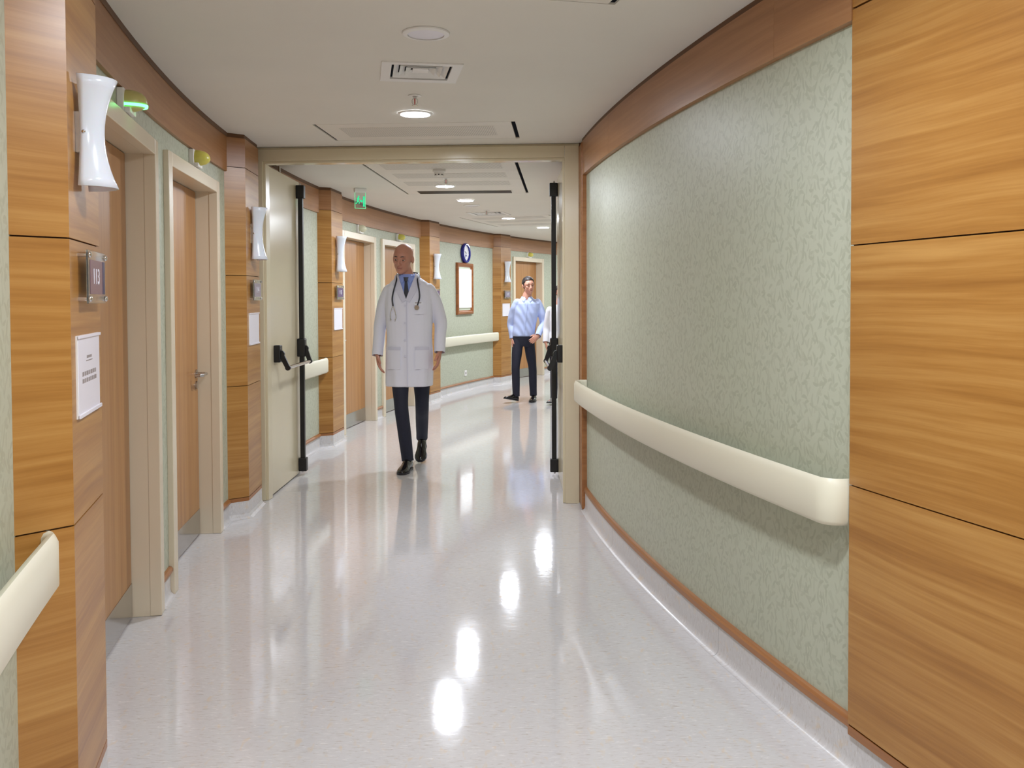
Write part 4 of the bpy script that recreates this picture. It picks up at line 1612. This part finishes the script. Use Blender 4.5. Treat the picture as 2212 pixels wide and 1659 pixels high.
# ---- the man in the white coat
J = dict(head=(-0.042, -0.055, 1.722), neck=(-0.014, -0.008, 1.560),
         trunk=[(1.50, -0.005, 0.0, 0.10, 0.06), (1.44, 0, 0, 0.155, 0.085), (1.30, 0, 0, 0.155, 0.10), (1.12, 0, 0, 0.14, 0.09), (0.98, 0, 0, 0.14, 0.095), (0.88, 0, 0, 0.12, 0.08)],
         r_sho=(-0.178, 0.0, 1.462), r_elb=(-0.246, 0.055, 1.190), r_wri=(-0.262, -0.015, 0.945), r_tip=(-0.232, -0.07, 0.77),
         l_sho=(0.180, 0.0, 1.468), l_elb=(0.254, 0.035, 1.205), l_wri=(0.252, -0.045, 0.970), l_tip=(0.235, -0.10, 0.80),
         r_hip=(-0.085, -0.005, 0.93), r_kne=(-0.058, -0.110, 0.515), r_ank=(-0.012, -0.100, 0.10),
         l_hip=(0.095, 0.01, 0.93), l_kne=(0.092, 0.085, 0.520), l_ank=(0.060, 0.385, 0.205),
         r_heel=(-0.002, -0.045, 0.002), r_toe=(-0.040, -0.330, 0.002), l_heel=(0.062, 0.430, 0.125), l_toe=(0.058, 0.225, 0.006), handk=1.08, curl=0.42)
doc_loc = (-0.845, 7.62, 0.0)
root, T, Rm = person('person', 'bald man in a long white coat walking towards the camera', doc_loc, J, 'skin', 0.0045, 1.02, (10, 4, -14))
trousers(root, J, 'navy', 0.92, [(1.03, 0, 0, 0.15, 0.10), (0.95, 0, 0, 0.165, 0.115), (0.88, 0, 0, 0.16, 0.11), (0.82, 0, 0, 0.12, 0.09)])
shoes(root, J, 'shoe')
# blue shirt under the coat
mb = MB()
mb.rings(stack([(1.598, -0.020, -0.014, 0.064, 0.062), (1.565, -0.016, -0.008, 0.078, 0.068), (1.53, -0.008, -0.002, 0.120, 0.080), (1.46, 0, 0, 0.172, 0.102), (1.30, 0, 0, 0.172, 0.116), (1.10, 0, 0, 0.16, 0.108)]))
sme = fuse(mb, 0.006, 3)
shirt = link('shirt', sme, 'shirt_blue', root)
sb = BVHTree.FromPolygons([v.co.copy() for v in sme.vertices], [tuple(p.vertices) for p in sme.polygons])
for s in (-1, 1):
    drape(sb, grid((-0.018 + s * 0.006, 1.574), (-0.018 + s * 0.066, 1.604), (-0.016 + s * 0.066, 1.558), (-0.014 + s * 0.032, 1.520), 5, 5), 0.004, 0.005, 0).build('collar', 'shirt_blue', shirt, 40)
drape(sb, grid((-0.036, 1.572), (0.006, 1.572), (-0.004, 1.538), (-0.026, 1.538), 4, 4), 0.010, 0.008, 0).build('tie_knot', 'tie', root, 40)
drape(sb, grid((-0.025, 1.540), (-0.005, 1.540), (0.022, 1.36), (-0.034, 1.36), 10, 4), 0.009, 0.003, 0).build('tie', 'tie', root, 40)
# white coat
mb = MB()
mb.rings(stack([(1.612, -0.014, 0.014, 0.080, 0.062), (1.570, -0.010, 0.006, 0.100, 0.078), (1.535, -0.004, 0.002, 0.148, 0.088), (1.48, 0, 0, 0.194, 0.106), (1.36, 0, 0, 0.200, 0.124),
                (1.22, 0, 0, 0.192, 0.128), (1.08, 0, 0, 0.186, 0.126), (0.96, 0, 0, 0.192, 0.134), (0.82, 0, 0.002, 0.194, 0.146), (0.68, -0.004, 0.004, 0.190, 0.158)]))
for s in ('r', 'l'):
    sh, el, wr = (Vector(J[s + q]) for q in ('_sho', '_elb', '_wri'))
    mb.rings(limb([sh + V3(0.02 if s == 'r' else -0.02, 0, 0.0), sh.lerp(el, 0.4), el, el.lerp(wr, 0.5), wr + (wr - el) * 0.30], [0.058, 0.060, 0.054, 0.048, 0.044], (1, 0, 0), 20))
cme_ = fuse(mb, 0.006, 6)


def in_v(c):
    if c.y > -0.015 or c.z < 1.385:
        return False
    w = (c.z - 1.385) * 0.36
    return abs(c.x + 0.012) < min(w, 0.072)


cb = BVHTree.FromPolygons([v.co.copy() for v in cme_.vertices], [tuple(p.vertices) for p in cme_.polygons])
cut_faces(cme_, in_v)
cut_ends(cme_, [(Vector(J[q + '_wri']) + (Vector(J[q + '_wri']) - Vector(J[q + '_elb'])).normalized() * 0.015, (Vector(J[q + '_wri']) - Vector(J[q + '_elb'])).normalized(), 0.16) for q in 'rl'])
cut_faces(cme_, lambda c: c.z > 1.600)
cut_faces(cme_, lambda c: c.z < 0.674)
# soft vertical folds in the skirt of the coat
for v in cme_.vertices:
    if v.co.z < 1.1 and abs(v.co.x) < 0.205:
        f = min(1.0, (1.1 - v.co.z) / 0.35)
        a = math.atan2(v.co.y, v.co.x)
        v.co += Vector((math.cos(a), math.sin(a), 0)) * (0.006 * f * math.sin(a * 9 + v.co.z * 3))
coat = link('coat', cme_, 'coat', root)
so = coat.modifiers.new('thickness', 'SOLIDIFY')
so.thickness = 0.003
for s in (-1, 1):
    rows = []
    for i in range(13):
        t = i / 12
        z = 1.606 - t * 0.221
        xi = -0.012 + s * min((z - 1.382) * 0.36, 0.071)
        wd = 0.052 * (1 - abs(t - 0.45) * 0.9) + 0.006
        if t > 0.30 and t < 0.40:
            wd += 0.012
        rows.append([(xi + s * (-0.004 + wd * k / 4), z - 0.02 * k / 4) for k in range(5)])
    drape(cb, rows, 0.004, 0.004, 0).build('lapel', 'coat_edge', coat, 40)
drape(cb, grid((-0.012, 1.388), (-0.004, 1.388), (0.000, 0.69), (-0.006, 0.69), 24, 1), 0.003, 0.004, 0).build('front_edge', 'coat_edge', coat, 40)
for z in (1.34, 1.20, 1.06, 0.93):
    hit = cb.ray_cast(Vector((-0.022, -1.5, z)), Vector((0, 1, 0)))
    b = MB().cyl((-0.022, hit[0].y - 0.007, z), (-0.022, hit[0].y + 0.001, z), 0.009, n=14)
    b.build('button', 'coat_edge', coat, 40)
for s in (-1, 1):
    drape(cb, grid((s * 0.060, 1.000), (s * 0.165, 1.000), (s * 0.165, 0.825), (s * 0.060, 0.825), 8, 6), 0.005, 0.003, 0).build('hip_pocket', 'coat', coat, 40)
    drape(cb, grid((s * 0.058, 1.005), (s * 0.167, 1.005), (s * 0.167, 0.98), (s * 0.058, 0.98), 2, 6), 0.008, 0.003, 0).build('pocket_hem', 'coat_edge', coat, 40)
drape(cb, grid((0.060, 1.385), (0.150, 1.385), (0.150, 1.270), (0.060, 1.270), 6, 6), 0.005, 0.003, 0).build('chest_pocket', 'coat', coat, 40)
bd = drape(cb, grid((0.052, 1.372), (0.122, 1.372), (0.122, 1.345), (0.052, 1.345), 2, 4), 0.009, 0.003, 0).build('name_badge', 'ink_white', coat, 40)
drape(cb, grid((0.060, 1.366), (0.112, 1.366), (0.112, 1.360), (0.060, 1.360), 1, 4), 0.0125, 0.001, 0).build('badge_print', 'ink_grey', bd, 40)
# stethoscope round the neck
def on_coat(x, z, off=0.012):
    h = cb.ray_cast(Vector((x, -1.5, z)), Vector((0, 1, 0)))
    return Vector((x, (h[0].y if h[0] else 0) - off, z))


pts = [on_coat(-0.118, 1.34), on_coat(-0.125, 1.40), on_coat(-0.112, 1.47), on_coat(-0.094, 1.545, 0.014), V3(-0.100, 0.015, 1.598), V3(-0.070, 0.078, 1.610), V3(-0.012, 0.096, 1.614),
       V3(0.046, 0.078, 1.610), V3(0.076, 0.015, 1.598), on_coat(0.078, 1.545, 0.014), on_coat(0.094, 1.46), on_coat(0.096, 1.40), on_coat(0.078, 1.335)]
mb = MB()
mb.rings(limb(pts, [0.0062] * len(pts), (0, 1, 0.2), 10))
st = mb.build('stethoscope', 'rubber', root, 60)
for dx in (-0.016, 0.016):
    mb = MB()
    p = pts[0]
    mb.rings(limb([p, on_coat(p.x + dx, 1.30), on_coat(p.x + dx * 1.6, 1.25), on_coat(p.x + dx * 1.1, 1.225, 0.018)], [0.004, 0.0032, 0.0032, 0.005], (0, 1, 0.2), 8))
    mb.build('ear_tube', 'chrome', st, 60)
p = on_coat(0.076, 1.325, 0.010)
MB().cyl(p, p + V3(0, -0.014, 0), 0.021, 0.019, 20).build('chest_piece', 'chrome', st, 40)

# ---- the man in the pale blue shirt
J2 = dict(head=(0.012, -0.03, 1.565), neck=(-0.012, 0.0, 1.40),
          trunk=[(1.37, -0.01, 0, 0.09, 0.055), (1.32, -0.005, 0, 0.14, 0.08), (1.18, -0.02, 0, 0.14, 0.09), (1.02, -0.045, 0, 0.125, 0.085), (0.90, -0.06, 0, 0.125, 0.09), (0.80, -0.06, 0, 0.11, 0.08)],
          r_sho=(-0.160, -0.02, 1.335), r_elb=(-0.228, 0.05, 1.060), r_wri=(-0.205, 0.0, 0.855), r_tip=(-0.215, -0.05, 0.68),
          l_sho=(0.150, 0.02, 1.335), l_elb=(0.212, 0.03, 1.065), l_wri=(0.130, -0.165, 0.890), l_tip=(0.00, -0.29, 0.79),
          r_hip=(-0.130, -0.01, 0.84), r_kne=(-0.165, -0.090, 0.475), r_ank=(-0.160, -0.050, 0.105),
          l_hip=(0.010, 0.02, 0.84), l_kne=(0.062, 0.030, 0.455), l_ank=(0.074, 0.085, 0.100),
          r_heel=(-0.145, -0.025, 0.012), r_toe=(-0.320, -0.190, 0.062), l_heel=(0.090, 0.130, 0.002), l_toe=(0.040, -0.130, 0.002),
          l_spread=V3(-0.3, 0.1, 0.9), l_palm=-1, handk=0.95)
root2, T2, R2 = person('person', 'dark-haired man in a pale blue shirt striding past the far door', (0.212, 12.45, 0.0), J2, 'skin_b', 0.0055, 0.97, (4, -4, 18))
trousers(root2, J2, 'navy', 0.90, [(0.93, -0.06, 0, 0.135, 0.095), (0.86, -0.06, 0, 0.15, 0.105), (0.80, -0.06, 0, 0.145, 0.10), (0.75, -0.06, 0, 0.10, 0.08)])
shoes(root2, J2, 'shoe', 0.92)
mb = MB()
mb.rings(stack([(1.425, -0.012, -0.002, 0.066, 0.060), (1.395, -0.010, 0, 0.085, 0.066), (1.365, -0.008, 0, 0.130, 0.080), (1.325, -0.005, 0, 0.168, 0.100), (1.20, -0.02, 0, 0.166, 0.112),
                (1.05, -0.04, 0, 0.152, 0.108), (0.94, -0.055, 0, 0.152, 0.112), (0.885, -0.06, 0, 0.148, 0.110)]))
for s in ('r', 'l'):
    sh, el, wr = (Vector(J2[s + q]) for q in ('_sho', '_elb', '_wri'))
    mb.rings(limb([sh + V3(0.02 if s == 'r' else -0.02, 0, 0), sh.lerp(el, 0.4), el, el.lerp(wr, 0.5), wr + (wr - el) * 0.3], [0.056, 0.058, 0.052, 0.046, 0.040], (1, 0, 0), 18))
s2 = fuse(mb, 0.006, 5)
for v in s2.vertices:                     # cloth creases
    v.co += Vector((0, -0.004, 0)) * math.sin(40 * (v.co.x * 0.7 + v.co.z) + 6 * math.sin(9 * v.co.x))
b2 = BVHTree.FromPolygons([v.co.copy() for v in s2.vertices], [tuple(p.vertices) for p in s2.polygons])
cut_faces(s2, lambda c: c.z > 1.415)
cut_ends(s2, [(Vector(J2[q + '_wri']), (Vector(J2[q + '_wri']) - Vector(J2[q + '_elb'])).normalized(), 0.13) for q in 'rl'])
cut_faces(s2, lambda c: c.y < -0.01 and c.z > 1.36 and abs(c.x + 0.012) < (c.z - 1.36) * 0.55)
shirt2 = hem(link('shirt', s2, 'shirt_pale', root2))
for s in (-1, 1):
    drape(b2, grid((-0.012 + s * 0.012, 1.395), (-0.012 + s * 0.068, 1.425), (-0.012 + s * 0.070, 1.375), (-0.012 + s * 0.040, 1.345), 5, 5), 0.004, 0.005, 0).build('collar', 'shirt_pale', shirt2, 40)
drape(b2, grid((-0.024, 1.355), (0.000, 1.355), (-0.048, 0.90), (-0.072, 0.90), 16, 2), 0.004, 0.002, 0).build('button_band', 'shirt_pale', shirt2, 40)
drape(b2, grid((-0.19, 0.898), (0.07, 0.898), (0.07, 0.872), (-0.19, 0.872), 2, 14), 0.0, 0.002, 0).build('belt', 'shoe', root2, 40)


def hair_cap(root, T, mat, k, low_back=-0.06, front=0.066, thick=0.008):
    mb = MB()
    b = MB()
    b.ball((0, 0, 0), (0.0805 + thick * 0.5, 0.099 + thick * 0.4, 0.091 + thick), 36, 24)
    vv = [Vector(p) + Vector((0, 0.016, 0.030)) for p in b.v]
    me = bpy.data.meshes.new('hair')
    me.from_pydata([tuple(p) for p in vv], [], b.f)

    def gone(c):
        if c.y < -0.048:
            return c.z < front + 0.008
        if c.y < 0.0:
            return c.z < front + 0.008 + (-0.015 - front) * (c.y + 0.048) / 0.048
        return c.z < -0.015 + (low_back + 0.015) * min(1.0, c.y / 0.05)
    cut_faces(me, gone)
    for v in me.vertices:
        n = (v.co - Vector((0, 0.016, 0.03))).normalized()
        v.co += n * (0.003 * math.sin(v.co.x * 160) * math.sin(v.co.y * 90 + v.co.z * 60))
        v.co = T(v.co)
    for p in me.polygons:
        p.use_smooth = True
    o = link('hair', me, mat, root)
    so = o.modifiers.new('thickness', 'SOLIDIFY')
    so.thickness = 0.012
    so.offset = -1
    return o


hair_cap(root2, T2, 'hair', 0.97)

# ---- the person half hidden behind the right leaf
J3 = dict(head=(0.01, -0.03, 1.465), neck=(0.0, 0.0, 1.30),
          trunk=[(1.27, 0, 0, 0.08, 0.05), (1.22, 0, 0, 0.125, 0.075), (1.08, 0, 0, 0.125, 0.085), (0.96, 0, 0, 0.11, 0.08), (0.84, 0, 0, 0.125, 0.09), (0.75, 0, 0, 0.11, 0.08)],
          r_sho=(-0.140, 0, 1.235), r_elb=(-0.182, 0.03, 1.000), r_wri=(-0.196, -0.05, 0.815), r_tip=(-0.180, -0.10, 0.66),
          l_sho=(0.140, 0, 1.235), l_elb=(0.20, 0.05, 1.000), l_wri=(0.20, 0.06, 0.800), l_tip=(0.19, 0.03, 0.64),
          r_hip=(-0.080, 0.0, 0.79), r_kne=(-0.088, -0.06, 0.445), r_ank=(-0.092, -0.03, 0.10),
          l_hip=(0.080, 0.01, 0.79), l_kne=(0.085, 0.07, 0.44), l_ank=(0.08, 0.23, 0.14),
          r_heel=(-0.082, 0.0, 0.004), r_toe=(-0.175, -0.195, 0.030), l_heel=(0.08, 0.27, 0.06), l_toe=(0.075, 0.06, 0.006), handk=0.88)
root3, T3, R3 = person('person', 'person in a white shirt and dark trousers half hidden behind the right door leaf', (0.640, 12.20, 0.0), J3, 'skin_b', 0.0055, 0.93, (4, 0, 8))
trousers(root3, J3, 'navy', 0.84, [(0.90, 0, 0, 0.13, 0.095), (0.82, 0, 0, 0.15, 0.11), (0.76, 0, 0, 0.145, 0.105), (0.70, 0, 0, 0.10, 0.08)])
shoes(root3, J3, 'shoe_grey', 0.86)
mb = MB()
mb.rings(stack([(1.32, 0, 0, 0.058, 0.054), (1.295, 0, 0, 0.078, 0.062), (1.265, 0, 0, 0.118, 0.074), (1.225, 0, 0, 0.150, 0.092), (1.10, 0, 0, 0.150, 0.108), (0.96, 0, 0, 0.138, 0.10),
                (0.86, 0, 0, 0.150, 0.110), (0.80, 0, 0, 0.156, 0.116)]))
for s in ('r', 'l'):
    sh, el, wr = (Vector(J3[s + q]) for q in ('_sho', '_elb', '_wri'))
    mb.rings(limb([sh, sh.lerp(el, 0.4), el, el.lerp(wr, 0.5), wr + (wr - el) * 0.3], [0.052, 0.052, 0.048, 0.044, 0.040], (1, 0, 0), 18))
s3 = fuse(mb, 0.006, 5)
cut_ends(s3, [(Vector(J3[q + '_wri']), (Vector(J3[q + '_wri']) - Vector(J3[q + '_elb'])).normalized(), 0.13) for q in 'rl'])
cut_faces(s3, lambda c: c.z > 1.308)
hem(link('shirt', s3, 'shirt_white', root3))
hair_cap(root3, T3, 'hair', 0.93, -0.07)
